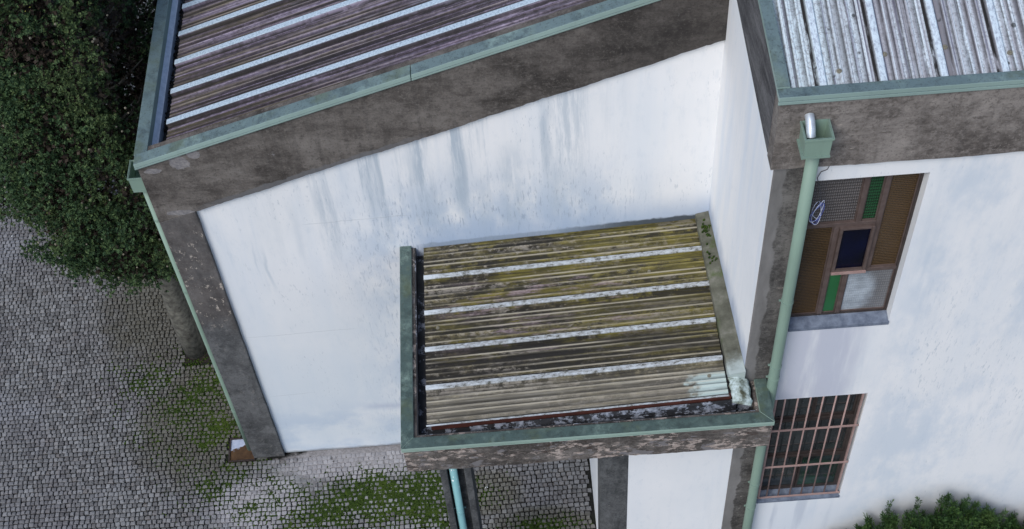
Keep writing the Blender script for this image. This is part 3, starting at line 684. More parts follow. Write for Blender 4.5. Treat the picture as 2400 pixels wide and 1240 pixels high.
# eaves parapet with cap along the side, its inner face, flashing strip, gutter
MB().box(XL - .03, -4.905, D + .06, YB, 5.032, 5.072).build('parapet_cap', 'cap', low, bevel=.005)
MB().box(XL + .0705, -4.908, D + .165, YB, 4.78, 5.031).build('parapet_lining', 'cap', low)
MB().hexa([(-4.907, D + .165, 4.843), (-4.858, D + .165, 4.843), (-4.858, YB, 4.843), (-4.907, YB, 4.843)], [(-4.907, D + .165, 4.972), (-4.862, D + .165, 4.938), (-4.862, YB, 4.938), (-4.907, YB, 4.972)]).build('flashing_strip', 'light_strip', low)
MB().box(-4.867, -4.55, D + .165, YB, 4.80, 4.842).build('gutter', 'lining', low)
# leaf mould in the gutter
V, Fc, RN = [], [], []
m = MB()
for _ in range(900):
    x, y, z = random.uniform(-4.86, -4.74), random.uniform(D + .17, 7.5), random.uniform(4.845, 4.875); r = random.uniform(.012, .03); a = random.random() * 6.28
    dx, dy = r * math.cos(a), r * math.sin(a)
    m.add([(x - dx, y - dy, z), (x + dy * .5, y - dx * .5, z + random.uniform(0, .02)), (x + dx, y + dy, z + random.uniform(-.004, .015)), (x - dy * .5, y + dx * .5, z)], [(0, 1, 2, 3)])
tag(m.build('leaf_litter', 'debris'), 'dark rotted leaf litter lying in the eaves gutter', 'leaf litter', kind='stuff')
# roof sheets: u runs back along y, v runs up the slope along x
PL = .3775; RIB0 = 2.545; SLN = math.hypot(1, .3294); SU = Vector((1, 0, .3294)) / SLN; NU = Vector((-.3294, 0, 1)) / SLN
prof = sheet_profile(PL, 17, seed=3, rw=.010, hs=.010); u_zero = RIB0 - .5 * PL - PL      # first rib of the profile sits one pitch in front (under the cap)
def fn_low(u, v, h): return tuple(Vector((-4.782, u_zero + u, 4.965)) + SU * v + NU * h)
edges = [D + .05 - u_zero] + [PL * k for k in (4.25, 7.25, 10.25, 13.25, 16.2)]
for i in range(len(edges) - 1):
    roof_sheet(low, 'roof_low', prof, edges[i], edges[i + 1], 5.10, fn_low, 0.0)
for (u_, v_) in ((.95, .55), (1.33, 1.9), (1.05, 3.1), (1.72, .9), (1.6, 2.6), (2.1, 1.5), (2.45, .4), (2.05, 3.4), (.62, 1.3), (.60, 2.9)):
    screw(low, Vector(fn_low(u_, v_, .004)), .009)
# dark board below the sheets
MB().hexa([(-4.70, D + .17, 4.86), (.0, D + .17, 6.42), (.0, YB, 6.42), (-4.70, YB, 4.86)], [(-4.70, D + .17, 4.95), (.0, D + .17, 6.51), (.0, YB, 6.51), (-4.70, YB, 4.95)]).build('roof_deck', 'black', low)
# rainwater head and downpipe on the side by the corner
hp = MB(); x0, x1, y0, y1, z0, z1, t = -5.115, XL - .004, D - .02, D + .20, 4.70, 4.862, .006
hp.box(x0, x1, y0, y0 + t, z0, z1).box(x0, x1, y1 - t, y1, z0, z1).box(x0, x0 + t, y0 + t, y1 - t, z0, z1).box(x1 - t, x1, y0 + t, y1 - t, z0, z1).box(x0 + t, x1 - t, y0 + t, y1 - t, z0, z0 + t)
h_ = hp.build('rainwater_head', 'pipe', low)
r_ = MB(); r_.box(x0 - .008, x1, y0 - .008, y0 - .001, z1 - .012, z1 + .004).box(x0 - .008, x0 - .001, y0, y1, z1 - .012, z1 + .004).build('rim', 'pipe', h_)
MB().box(x0 + .004, x1, y0 - .006, y1, z0 - .016, z0 - .001).build('base_flange', 'pipe', h_)
dp = MB().tube([(-5.028, D + .06, .06), (-5.028, D + .06, 1.2), (-5.028, D + .06, 2.5), (-5.028, D + .06, 4.68)], .036, 18).build('downpipe', 'pipe', low, smooth=True)
for z in (.9, 2.02, 3.1, 4.2):
    MB().tube([(-5.028, D + .06, z), (-5.028, D + .06, z + .03)], .0385, 18).build('pipe_bracket', 'pipe', dp)

# ------------------------------------------------------------------ tall wing
tall = root('tall_wing', (2.5, F, 0), 'tall white building wing with two windows, concrete band and pale ribbed roof', 'building')
WX0, WX1 = .392, 1.214
W1 = (WX0, WX1, 4.335, 6.176); W2 = (WX0, WX1, 1.335, 3.228)
XR = 6.0
def wall_grid(x0, x1, z0, z1, holes, y, depth):
    m = MB(); xs = sorted({x0, x1, *[h[0] for h in holes], *[h[1] for h in holes]}); zs = sorted({z0, z1, *[h[2] for h in holes], *[h[3] for h in holes]})
    for i in range(len(xs) - 1):
        for j in range(len(zs) - 1):
            a, b, c, d = xs[i], xs[i + 1], zs[j], zs[j + 1]
            if any(h[0] <= a and b <= h[1] and h[2] <= c and d <= h[3] for h in holes): continue
            m.add([(a, y, c), (b, y, c), (b, y, d), (a, y, d)], [(0, 1, 2, 3)])
    for (a, b, c, d) in holes:
        e = y + depth
        m.add([(a, y, c), (a, e, c), (a, e, d), (a, y, d)], [(0, 1, 2, 3)]); m.add([(b, y, c), (b, e, c), (b, e, d), (b, y, d)], [(3, 2, 1, 0)])
        m.add([(a, y, d), (b, y, d), (b, e, d), (a, e, d)], [(3, 2, 1, 0)]); m.add([(a, y, c), (b, y, c), (b, e, c), (a, e, c)], [(0, 1, 2, 3)])
    return m
m = wall_grid(WX0 - .004, XR, 0, 6.42, [W1, W2], F, .16)
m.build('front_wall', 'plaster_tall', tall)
# left return wall, following the roof slope, and the unseen far sides
zt = lambda y: 6.42 + RS * (y - .26)
xw = lambda y: .078 - .038 * (min(y, D) - F)
m = MB()
m.add([(xw(F + .002), F + .31, 0), (xw(D), D + .3, 0), (xw(D), YB, 0), (xw(D), YB, zt(YB)), (xw(D), D + .3, zt(D + .3)), (xw(F + .31), F + .31, zt(F + .31))], [(0, 1, 4, 5), (1, 2, 3, 4)])
m2 = MB(); ya = F + .012; N_ = 10
vs = []
for i in range(N_ + 1):
    y_ = ya + (D + .3 - ya) * i / N_; vs += [(xw(y_), y_, 0), (xw(y_), y_, zt(y_)), (xw(y_) + .2, y_, zt(y_)), (xw(y_) + .2, y_, 0)]
fs = [(0, 1, 2, 3), (N_ * 4 + 3, N_ * 4 + 2, N_ * 4 + 1, N_ * 4)]
for i in range(N_):
    a = i * 4; fs += [(a, a + 4, a + 5, a + 1), (a + 1, a + 5, a + 6, a + 2), (a + 2, a + 6, a + 7, a + 3), (a + 3, a + 7, a + 4, a)]
m2.add(vs, fs); m2.hexa([(xw(D), D + .3, 0), (xw(D) + .2, D + .3, 0), (xw(D) + .2, YB, 0), (xw(D), YB, 0)], [(xw(D), D + .3, zt(D + .3)), (xw(D) + .2, D + .3, zt(D + .3)), (xw(D) + .2, YB, zt(YB)), (xw(D), YB, zt(YB))])
m2.build('return_wall', 'plaster_return', tall)
MB().box(XR - .2, XR, F + .165, YB - .2, 0, 6.4).box(.25, XR, YB - .2, YB, 0, 7.9).build('rear_wall', 'plaster_clean', tall)
# corner pilaster
MB().box(.080, WX0 - .005, F - .006, F + .20, 0, 6.40).build('pilaster', 'concrete_corner', tall, bevel=.006)
# band round the top: front and sloping side
rough_strip([(.045, 7.075), (XR, 7.075)], [(.045, 6.374), (XR, 6.374)], F - .042, F + .10, 130, .005).build('concrete_band', 'concrete_tall', tall)
xf = lambda y: xw(y) - .032
m = MB(); vs = []; N_ = 16; ya, yb = F + .1005, YB
for i in range(N_ + 1):
    y_ = ya + (D - ya) * i / (N_ - 1) if i < N_ else yb
    zb_, zt_ = 6.374 + RS * (y_ - .26), 7.075 + RS * (y_ - .26)
    vs += [(xf(y_), y_, zb_), (xf(y_), y_, zt_), (xf(y_) + .055, y_, zt_), (xf(y_) + .055, y_, zb_)]
fs = [(0, 1, 2, 3), (N_ * 4 + 3, N_ * 4 + 2, N_ * 4 + 1, N_ * 4)]
for i in range(N_):
    a = i * 4; fs += [(a, a + 4, a + 5, a + 1), (a + 1, a + 5, a + 6, a + 2), (a + 2, a + 6, a + 7, a + 3), (a + 3, a + 7, a + 4, a)]
m.add(vs, fs).add([(.0455, F - .0415, 6.376), (.0455, F + .1, 6.376 + RS * .14), (.0455, F + .1, 7.075), (.0455, F - .0415, 7.073)], [(0, 1, 2, 3)]) if False else m.add(vs, fs)
m.build('side_band', 'concrete_side', tall)
# caps
MB().box(.03, XR, F - .058, F + .03, 7.076, 7.116).box(.028, XR, F - .060, F - .046, 7.045, 7.0755).build('parapet_cap', 'cap', tall, bevel=.004)
m = MB(); ya, yb = F + .0305, YB
xa_, xb_ = xf(ya) - .014, xf(D) - .014 - .0
m.hexa([(.031, ya, 7.077 + RS * (ya - .30)), (.118, ya, 7.077 + RS * (ya - .30)), (xb_ + .088, D, 7.077 + RS * (D - .3)), (xb_, D, 7.077 + RS * (D - .3))],
       [(.031, ya, 7.117 + RS * (ya - .30)), (.118, ya, 7.117 + RS * (ya - .30)), (xb_ + .088, D, 7.117 + RS * (D - .3)), (xb_, D, 7.117 + RS * (D - .3))])
m.hexa([(xb_, D, 7.077 + RS * (D - .3)), (xb_ + .088, D, 7.077 + RS * (D - .3)), (xb_ + .088, YB, 7.077 + RS * (YB - .3)), (xb_, YB, 7.077 + RS * (YB - .3))],
       [(xb_, D, 7.117 + RS * (D - .3)), (xb_ + .088, D, 7.117 + RS * (D - .3)), (xb_ + .088, YB, 7.117 + RS * (YB - .3)), (xb_, YB, 7.117 + RS * (YB - .3))])
m.build('parapet_cap', 'cap', tall)
# roof sheets: u runs along x, v runs back up the slope
PT = .405; prof = sheet_profile(PT, 16, hrib=.022, dl=1.0, dr=.15, hs=.007, seed=5); u0 = .345 - .5 * PT - PT
SV = Vector((0, 1, RS)).normalized(); NV = Vector((0, -RS, 1)).normalized()
def fn_tall(u, v, h): return tuple(Vector((u0 + u, F + .025, 7.068)) + SV * v + NV * h)
edges = [.105 - u0] + [PT * k for k in (4.2, 7.2, 10.2, 13.2)]
for i in range(len(edges) - 1):
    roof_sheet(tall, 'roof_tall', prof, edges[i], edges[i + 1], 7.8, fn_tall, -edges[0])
for (x_, y_) in ((.79, .56), (.47, .46), (1.20, .58), (1.62, .50), (1.60, 1.1), (.80, 1.45)):
    screw(tall, (x_, y_, 7.068 + RS * (y_ - F - .025) + .003), .013)
MB().hexa([(.13, F + .11, 6.95), (XR, F + .11, 6.95), (XR, YB, 6.95 + RS * 7.7), (.13, YB, 6.95 + RS * 7.7)], [(.13, F + .11, 7.03), (XR, F + .11, 7.03), (XR, YB, 7.03 + RS * 7.7), (.13, YB, 7.03 + RS * 7.7)]).build('roof_deck', 'black', tall)
# rainwater head with steel spout, downpipe
x0, x1, y0, y1, z0, z1, t = .210, .385, .088, F - .044, 6.69, 6.862, .006
tp = .004   # flare towards the top
hp = MB()
def flare(a, b): return hp.hexa(a, b)
flare([(x0, y0, z0), (x1, y0, z0), (x1, y0 + t, z0), (x0, y0 + t, z0)], [(x0 - tp, y0 - tp, z1), (x1 + tp, y0 - tp, z1), (x1 + tp, y0 + t - tp, z1), (x0 - tp, y0 + t - tp, z1)])
flare([(x0, y0 + t, z0), (x0 + t, y0 + t, z0), (x0 + t, y1, z0), (x0, y1, z0)], [(x0 - tp, y0 + t - tp, z1), (x0 + t - tp, y0 + t - tp, z1), (x0 + t - tp, y1, z1), (x0 - tp, y1, z1)])
flare([(x1 - t, y0 + t, z0), (x1, y0 + t, z0), (x1, y1, z0), (x1 - t, y1, z0)], [(x1 - t + tp, y0 + t - tp, z1), (x1 + tp, y0 + t - tp, z1), (x1 + tp, y1, z1), (x1 - t + tp, y1, z1)])
hp.box(x0 + t, x1 - t, y0 + t, y1, z0, z0 + t).box(x0 - tp + t, x1 + tp - t, y1 - t, y1, z0 + t, z1 + .006)
h_ = hp.build('rainwater_head', 'pipe', tall)
r_ = MB(); r_.box(x0 - tp - .009, x1 + tp + .009, y0 - tp - .009, y0 - tp - .001, z1 - .016, z1 + .004).box(x0 - tp - .009, x0 - tp - .001, y0 - tp, y1, z1 - .016, z1 + .004).box(x1 + tp + .001, x1 + tp + .009, y0 - tp, y1, z1 - .016, z1 + .004)
r_.build('rim', 'pipe', h_)
MB().box(x0 - .016, x1 + .004, y0 - .012, y1, z0 - .016, z0 - .001).build('base_flange', 'pipe', h_)
MB().tube([(.254, F - .044, 6.915), (.254, .215, 6.905), (.254, .17, 6.865), (.254, .14, 6.825)], .033, 20, cap=False).tube([(.254, .141, 6.826), (.254, .17, 6.865), (.254, .215, 6.905)], .0305, 20, cap=False).build('spout', 'steel', h_, smooth=True)
px, py = .312, .203
dp = MB().tube([(px, py, .05), (px, py, 1.3), (px, py, 2.6), (px, py, 3.9), (px, py, 5.2), (px, py, 6.674)], .0465, 20).build('downpipe', 'pipe', tall, smooth=True)
for z in (6.60, 4.85, 3.93, 3.75, 1.9, 1.42):
    m = MB().tube([(px, py, z), (px, py, z + .022)], .0505, 20).box(px - .010, px + .010, py + .045, F - .0065, z + .002, z + .02).box(px - .064, px - .048, py + .004, py + .018, z + .004, z + .016)
    m.build('pipe_bracket', 'pipe', dp)

# ---- windows
def window_thing(name, parent, o, y, matname, fw=.022, fd=.05, label=None):
    x0, x1, z0, z1 = o; m = MB()
    m.box(x0, x0 + fw, y, y + fd, z0, z1).box(x1 - fw, x1, y, y + fd, z0, z1).box(x0 + fw, x1 - fw, y, y + fd, z0, z0 + fw).box(x0 + fw, x1 - fw, y, y + fd, z1 - fw, z1)
    return m.build(name, matname, parent, bevel=.003, label=label)
YF = F + .085
e_ = .0015
w1 = window_thing('window', tall, (WX0 + e_, WX1 - e_, 4.37, W1[3] - e_), YF, 'frame_dark', label='window with coloured patterned glass panes')
def mullion(wd, x0, x1, z0, z1, d0=-.006, d1=.04, mat='frame'): return MB().box(x0, x1, YF + d0, YF + d1, z0, z1).build('mullion', mat, wd, bevel=.003)
V2, V1, HA, HB, VT, VB_ = .960, .652, 5.548, 4.955, .803, .800
zb0, zb1 = 4.392, 6.152; xa0, xa1 = WX0 + .0235, WX1 - .0235
mullion(w1, V2 - .020, V2 + .020, HB + .0205, zb1 - .001); mullion(w1, V1 - .020, V1 + .020, zb0 + .001, HA - .0205)
mullion(w1, xa0, V2 - .0205, HA - .020, HA + .020); mullion(w1, V1 + .0205, xa1, HB - .020, HB + .020)
mullion(w1, VT - .020, VT + .020, HA + .0205, zb1 - .001); mullion(w1, VB_ - .020, VB_ + .020, zb0 + .001, HB - .0205)
def pane(wd, x0, x1, z0, z1, mat, y=YF + .016):
    # a pane with its glazing bead
    p = MB().box(x0, x1, y, y + .006, z0, z1).build('pane', mat, wd); b_ = .009
    MB().box(x0, x0 + b_, y - .008, y - .0005, z0, z1).box(x1 - b_, x1, y - .008, y - .0005, z0, z1).box(x0 + b_, x1 - b_, y - .008, y - .0005, z0, z0 + b_).box(x0 + b_, x1 - b_, y - .008, y - .0005, z1 - b_, z1).build('glazing_bead', 'frame', wd)
    return p
q = .0208
pane(w1, xa0, VT - q, HA + q, zb1, 'gl_grey'); pane(w1, VT + q, V2 - q, HA + q, zb1, 'gl_green'); pane(w1, V2 + q, xa1, HB + q, zb1, 'gl_amber')
pane(w1, xa0, V1 - q, zb0, HA - q, 'gl_amber'); pane(w1, V1 + q, VB_ - q, zb0, HB - q, 'gl_green2'); pane(w1, VB_ + q, xa1, zb0, HB - q, 'gl_clear')
# projecting opening light with blue glass, standing slightly open at the bottom
x0, x1, z0, z1 = V1 + q, V2 - q, HB + q, HA - q; m = MB(); yo = YF - .030; s_ = .024
m.box(x0, x0 + s_, yo, YF + .03, z0, z1).box(x1 - s_, x1, yo, YF + .03, z0, z1).box(x0 + s_, x1 - s_, yo, YF + .03, z0, z0 + s_).box(x0 + s_, x1 - s_, yo, YF + .03, z1 - s_, z1)
m.build('sash', 'frame', w1, bevel=.003)
MB().box(x0 + s_, x1 - s_, YF - .004, YF + .004, z0 + s_, z1 - s_).build('pane', 'gl_blue', w1)
MB().box(x0 - .004, x1 + .002, yo - .012, yo - .0005, z0 - .012, z0 + .012).build('drip_bar', 'bars', w1)
MB().box(WX0 + .002, WX1 - .002, YF + .052, YF + .06, 4.36, 6.174).build('backing', 'black', w1)
MB().hexa([(WX0 + .001, F - .012, 4.300), (WX1 + .004, F - .012, 4.300), (WX1 + .004, F - .001, 4.300), (WX0 + .001, F - .001, 4.300)],
          [(WX0 + .001, F - .012, 4.338), (WX1 + .004, F - .012, 4.338), (WX1 + .004, F - .001, 4.341), (WX0 + .001, F - .001, 4.341)]).hexa(
    [(WX0 + .001, F, 4.3365), (WX1 - .001, F, 4.3365), (WX1 - .001, YF, 4.3365), (WX0 + .001, YF, 4.3365)], [(WX0 + .001, F, 4.341), (WX1 - .001, F, 4.341), (WX1 - .001, YF, 4.368), (WX0 + .001, YF, 4.368)]).build('sill', 'sill', w1)

YF = F + .10
w2 = window_thing('window', tall, (WX0 + e_, WX1 - e_, 1.372, W2[3] - e_), YF, 'frame_dark', .03, .05, label='dark window behind a grille of steel bars')
for zz in (2.70, 2.03): MB().box(WX0 + .032, WX1 - .032, YF - .008, YF + .045, zz - .018, zz + .018).build('mullion', 'frame_dark', w2, bevel=.003)
def sashp(x0, x1, z0, z1, y, mat, s_=.018):
    m = MB(); m.box(x0, x0 + s_, y, y + .03, z0, z1).box(x1 - s_, x1, y, y + .03, z0, z1).box(x0 + s_, x1 - s_, y, y + .03, z0, z0 + s_).box(x0 + s_, x1 - s_, y, y + .03, z1 - s_, z1)
    m.build('sash', 'frame_dark', w2); MB().box(x0 + s_, x1 - s_, y + .008, y + .014, z0 + s_, z1 - s_).build('pane', mat, w2)
xm = .80
sashp(WX0 + .033, xm - .002, 2.728, 3.194, YF + .006, 'gl_dark'); sashp(xm + .002, WX1 - .033, 2.728, 3.194, YF + .012, 'gl_dark')
sashp(WX0 + .033, WX1 - .033, 2.058, 2.672, YF + .004, 'gl_dark', .024)
sashp(WX0 + .033, xm - .022, 1.404, 2.002, YF + .006, 'gl_dark'); sashp(xm - .018, WX1 - .033, 1.404, 2.002, YF - .004, 'gl_dim')
MB().box(WX0 + .002, WX1 - .002, YF + .052, YF + .058, 1.37, 3.224).build('backing', 'black', w2)
# grille
yb_ = F + .012
for k in range(6):
    x = .488 + k * .1135; MB().tube([(x, yb_, 1.385), (x, yb_, W2[3] - .002)], .0082, 8).build('bar', 'bars', w2, smooth=True)
for zz in (2.685, 2.01, 1.405): MB().box(WX0 + .004, WX1 - .004, yb_ - .018, yb_ - .0095, zz - .012, zz + .012).build('bar', 'bars', w2)
MB().box(WX1 - .042, WX1 - .026, yb_ - .010, yb_ + .010, 1.385, W2[3] - .002).build('bar', 'bars', w2); MB().box(WX0 + .004, WX0 + .024, yb_ - .010, yb_ + .010, 1.385, W2[3] - .002).build('bar', 'bars', w2)
MB().hexa([(WX0 + .001, F - .010, 1.305), (WX1 + .004, F - .010, 1.305), (WX1 + .004, F - .001, 1.305), (WX0 + .001, F - .001, 1.305)],
          [(WX0 + .001, F - .010, 1.338), (WX1 + .004, F - .010, 1.338), (WX1 + .004, F - .001, 1.341), (WX0 + .001, F - .001, 1.341)]).hexa(
    [(WX0 + .001, F, 1.3365), (WX1 - .001, F, 1.3365), (WX1 - .001, YF, 1.3365), (WX0 + .001, YF, 1.3365)], [(WX0 + .001, F, 1.341), (WX1 - .001, F, 1.341), (WX1 - .001, YF, 1.370), (WX0 + .001, YF, 1.370)]).build('sill', 'sill', w2)

# coil of cable hanging by the upper window
cb = root('cable_coil', (.44, F - .02, 5.8), 'small coil of blue and white cable hanging beside the green downpipe', 'cable')
def loop(cx, cz, rx, rz, tilt, y, n=26):
    pts = []
    for i in range(n):
        a = 6.283 * i / n; u, v = rx * math.cos(a), rz * math.sin(a); pts.append((cx + u * math.cos(tilt) - v * math.sin(tilt), y + .012 * math.sin(a * 2 + tilt), cz + u * math.sin(tilt) + v * math.cos(tilt)))
    return pts + pts[:1]
for k in range(5):
    MB().tube(loop(.437 + random.uniform(-.012, .012), 5.83 + random.uniform(-.03, .03), .030 + random.uniform(-.006, .01), .105 + random.uniform(-.02, .02), random.uniform(-.35, .1), F - .012 - k * .005), .0024, 6).build('cable_loop', 'cable_blue' if k % 2 else 'cable_white', cb, smooth=True)
MB().tube([(.43, F - .014, 5.93), (.45, F - .012, 6.02), (.425, F - .010, 6.12), (.40, F - .008, 6.22), (.42, F - .006, 6.28), (.46, F - .006, 6.30), (.47, F - .006, 6.335), (.44, F - .006, 6.355), (.405, F - .006, 6.34)], .003, 6).build('cable_tail', 'wire', cb, smooth=True)

# ------------------------------------------------------------------ entrance porch
por = root('entrance_porch', (-1.3, 1.0, 0), 'flat entrance porch with mossy ribbed roof and green metal cap between the wings', 'porch')
PX0, PX1, PY0, PZ0, PZ1 = -2.872, .262, -.137, 3.20, 3.583
WF = F - .012      # against the tall wing
rough_strip([(PX0, PZ1), (PX1, PZ1)], [(PX0, PZ0), (PX1, PZ0)], PY0, PY0 + .13, 90, .006).build('front_beam', 'concrete_porch', por)
MB().box(PX0, PX0 + .12, PY0 + .1305, D - .003, PZ0 + .001, PZ1 - .001).build('side_beam', 'concrete_porch', por)
MB().box(PX1 - .12, PX1 - .001, PY0 + .1305, WF, PZ0 + .001, PZ1 - .001).build('side_beam', 'concrete_porch', por)
MB().box(PX0 + .1205, -.0, PY0 + .1305, D - .003, PZ0 + .06, PZ0 + .16).build('ceiling_slab', 'concrete', por)
MB().box(.0005, PX1 - .1205, PY0 + .1305, WF, PZ0 + .06, PZ0 + .16).build('ceiling_slab', 'concrete', por)
# caps with mitred corners
CW = .108; zc0, zc1 = PZ1 + .0, 3.622; ox0, ox1, oy0 = PX0 - .014, PX1 + .014, PY0 - .016
def mitre(b): return [(x, y, zc0) for x, y in b], [(x, y, zc1) for x, y in b]
MB().hexa(*mitre([(ox0, oy0), (ox1, oy0), (ox1 - CW, oy0 + CW), (ox0 + CW, oy0 + CW)])).box(ox0, ox1, oy0 - .001, oy0 + .011, zc0 - .018, zc0 - .0005).build('parapet_cap', 'cap_porch', por, bevel=.004)
MB().hexa(*mitre([(ox0, oy0 + .003), (ox0 + CW - .0015, oy0 + CW + .0015), (ox0 + CW - .0015, D - .004), (ox0, D - .004)])).build('parapet_cap', 'cap_porch', por, bevel=.004)
MB().hexa(*mitre([(ox1, oy0 + .003), (ox1, WF), (ox1 - CW + .0015, WF), (ox1 - CW + .0015, oy0 + CW + .0015)])).build('parapet_cap', 'cap_porch', por, bevel=.004)
# gutter lining: left channel, front channel
gx0, gx1, gy0 = PX0 + .1205, PX1 - .1205, PY0 + .1305
MB().box(gx0, -2.52, gy0, D - .004, 3.40, 3.455).box(gx0, gx0 + .012, gy0, D - .004, 3.4555, PZ1 - .002).build('gutter', 'lining', por)
MB().box(-2.5195, gx1, gy0, .16, 3.40, 3.465).box(gx0 + .0125, gx1, gy0, gy0 + .008, 3.4655, PZ1 - .002).build('gutter', 'lining', por)
MB().tube([(-2.47, .028, 3.462), (-2.47, .028, 3.4672)], .027, 14).build('gutter_outlet', 'black', por)
# upturned lining strip in front of the sheets and red purlin under their edge
MB().hexa([(-2.30, .022, 3.4655), (-.02, .022, 3.4655), (-.02, .070, 3.4655), (-2.30, .070, 3.4655)], [(-2.30, .060, 3.545), (-.02, .060, 3.672), (-.02, .070, 3.672), (-2.30, .070, 3.545)]).build('flashing_strip', 'lining_pale', por)
SP = .052
zs = lambda x: 3.572 + SP * (x + 2.66)
MB().hexa([(-2.63, .086, 3.50), (-.06, .086, 3.62), (-.06, .12, 3.62), (-2.63, .12, 3.50)], [(-2.63, .086, zs(-2.63) - .012), (-.06, .086, zs(-.06) - .012), (-.06, .12, zs(-.06) - .012), (-2.63, .12, zs(-2.63) - .012)]).build('purlin', 'red_timber', por)
MB().hexa([(-2.60, .1205, 3.47), (-.03, .1205, 3.58), (-.03, D - .004, 3.58), (-2.60, D - .004, 3.47)], [(-2.60, .1205, zs(-2.6) - .013), (-.03, .1205, zs(-.03) - .013), (-.03, D - .004, zs(-.03) - .013), (-2.60, D - .004, zs(-2.60) - .013)]).build('roof_deck', 'black', por)
# sheets: u runs from the wall to the front, v runs up the slope along x
PP = .4025; prof = sheet_profile(PP, 7, hs=.012, seed=8); sul = math.hypot(1, SP); SU2 = Vector((1, 0, SP)) / sul; NU2 = Vector((-SP, 0, 1)) / sul
yr0 = 1.665 + 1.5 * PP       # y of u = 0
def fn_por(u, v, h): return tuple(Vector((-2.665, yr0 - u, 3.572)) + SU2 * v + NU2 * h)
ub, ufr = yr0 - (D - .006), yr0 - .058
for a, b_ in ((ub, PP * 4 - .12), (PP * 4 - .12, ufr)):
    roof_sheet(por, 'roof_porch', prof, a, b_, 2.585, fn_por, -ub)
for (x_, y_) in ((-2.57, .125), (-.22, .30), (-.35, 1.72), (-2.55, 1.10), (-1.2, .93), (-.6, 1.48)):
    screw(por, (x_, y_, 3.572 + SP * (x_ + 2.665) + .004))
# mortar flashing along the tall wing and the white painted corner piece
m = MB(); n = 24; vs = []
for i in range(n + 1):
    y_ = D - .005 - (D - .005 - .25) * i / n; j = random.uniform(-.003, .003); z_ = 3.722
    xo = -.108 + .045 * i / n
    vs += [(xo + j, y_, z_ - .05), (xo + j, y_, z_ + .052 + j), (xo + .018, y_, z_ + .060), (xw(y_) - .02, y_, z_ + .078 + j), (xw(y_) - .002, y_, z_ + .086), (xw(y_) - .002, y_, z_ - .05)]
fs = [tuple(range(6)), tuple(range(n * 6 + 5, n * 6 - 1, -1))]
for i in range(n):
    for k in range(6): a = i * 6; fs.append((a + k, a + (k + 1) % 6, a + 6 + (k + 1) % 6, a + 6 + k))
m.add(vs, fs).build('flashing', 'flashing', por)
m = MB(); n = 6; vs = []
for i in range(n + 1):
    y_ = .248 - (.248 - .03) * i / n; j = random.uniform(-.003, .003)
    dz = -.035 * (i / n) ** 2
    jx, jr = random.uniform(-.012, .008), random.uniform(-.016, .010)
    vs += [(-.063 + jx, y_, 3.715 + dz), (-.060 + jx, y_, 3.740 + j + dz), (.02, y_, 3.736 + j + dz), (.098 + jr, y_, 3.69 + j + dz), (.114 + jr, y_, 3.655 + dz), (.104 + jr, y_, 3.64 + dz)]
fs = [tuple(range(6)), tuple(range(n * 6 + 5, n * 6 - 1, -1))]
for i in range(n):
    for k in range(6): a = i * 6; fs.append((a + k, a + (k + 1) % 6, a + 6 + (k + 1) % 6, a + 6 + k))
m.add(vs, fs).build('flashing', 'flash_white', por, label='white painted corner flashing')
# small moss tufts growing on the flashing
V, Fc, RN = [], [], []
for _ in range(34):
    y_ = random.choice((random.gauss(1.84, .05), random.gauss(1.84, .05), random.gauss(1.50, .03)))
    cushion(random.gauss(-.035, .018), min(max(y_, .3), 2.0), 3.798, random.uniform(.006, .014), random.uniform(.006, .016))
m = MB(); m.v = V; m.f = Fc; tag(m.build('moss', 'moss', attrs={'rnd': RN}), 'green moss tufts on the porch flashing against the white wall', 'moss', kind='stuff')
# column with a groove for its downpipe
cx0, cx1, cy0, cy1 = -2.612, -2.335, -.045, .225
MB().box(cx0, cx0 + .062, cy0, cy1, 0, PZ0 + .059).build('column', 'concrete_dark', por, bevel=.004)
MB().box(cx1 - .062, cx1, cy0, cy1, 0, PZ0 + .059).build('column', 'concrete_dark', por, bevel=.004)
MB().box(cx0 + .0625, cx1 - .0625, cy0 + .12, cy1 - .002, 0, PZ0 + .059).build('column_web', 'concrete_dark', por)
dp = MB().tube([(-2.497, cy0 + .045, .05), (-2.497, cy0 + .045, 1.5), (-2.497, cy0 + .045, PZ0 + .058)], .036, 18).build('downpipe', 'pipe_peel', por, smooth=True)
for z in (2.15, 1.0): MB().tube([(-2.497, cy0 + .045, z), (-2.497, cy0 + .045, z + .02)], .0385, 18).box(-2.549, -2.445, cy0 + .075, cy0 + .085, z, z + .02).build('pipe_bracket', 'pipe_teal', dp)
# lobby below the porch
MB().box(-1.162, -.895, F - .006, F + .25, 0, PZ0 + .058).build('pilaster', 'concrete_dark', por, bevel=.005)
MB().box(-.8945, .0795, F, F + .2, 0, PZ0 + .058).build('lobby_wall', 'plaster_clean', por)
MB().box(-1.158, -.96, F + .2505, D - .004, 0, PZ0 + .058).build('lobby_wall', 'plaster_clean', por)

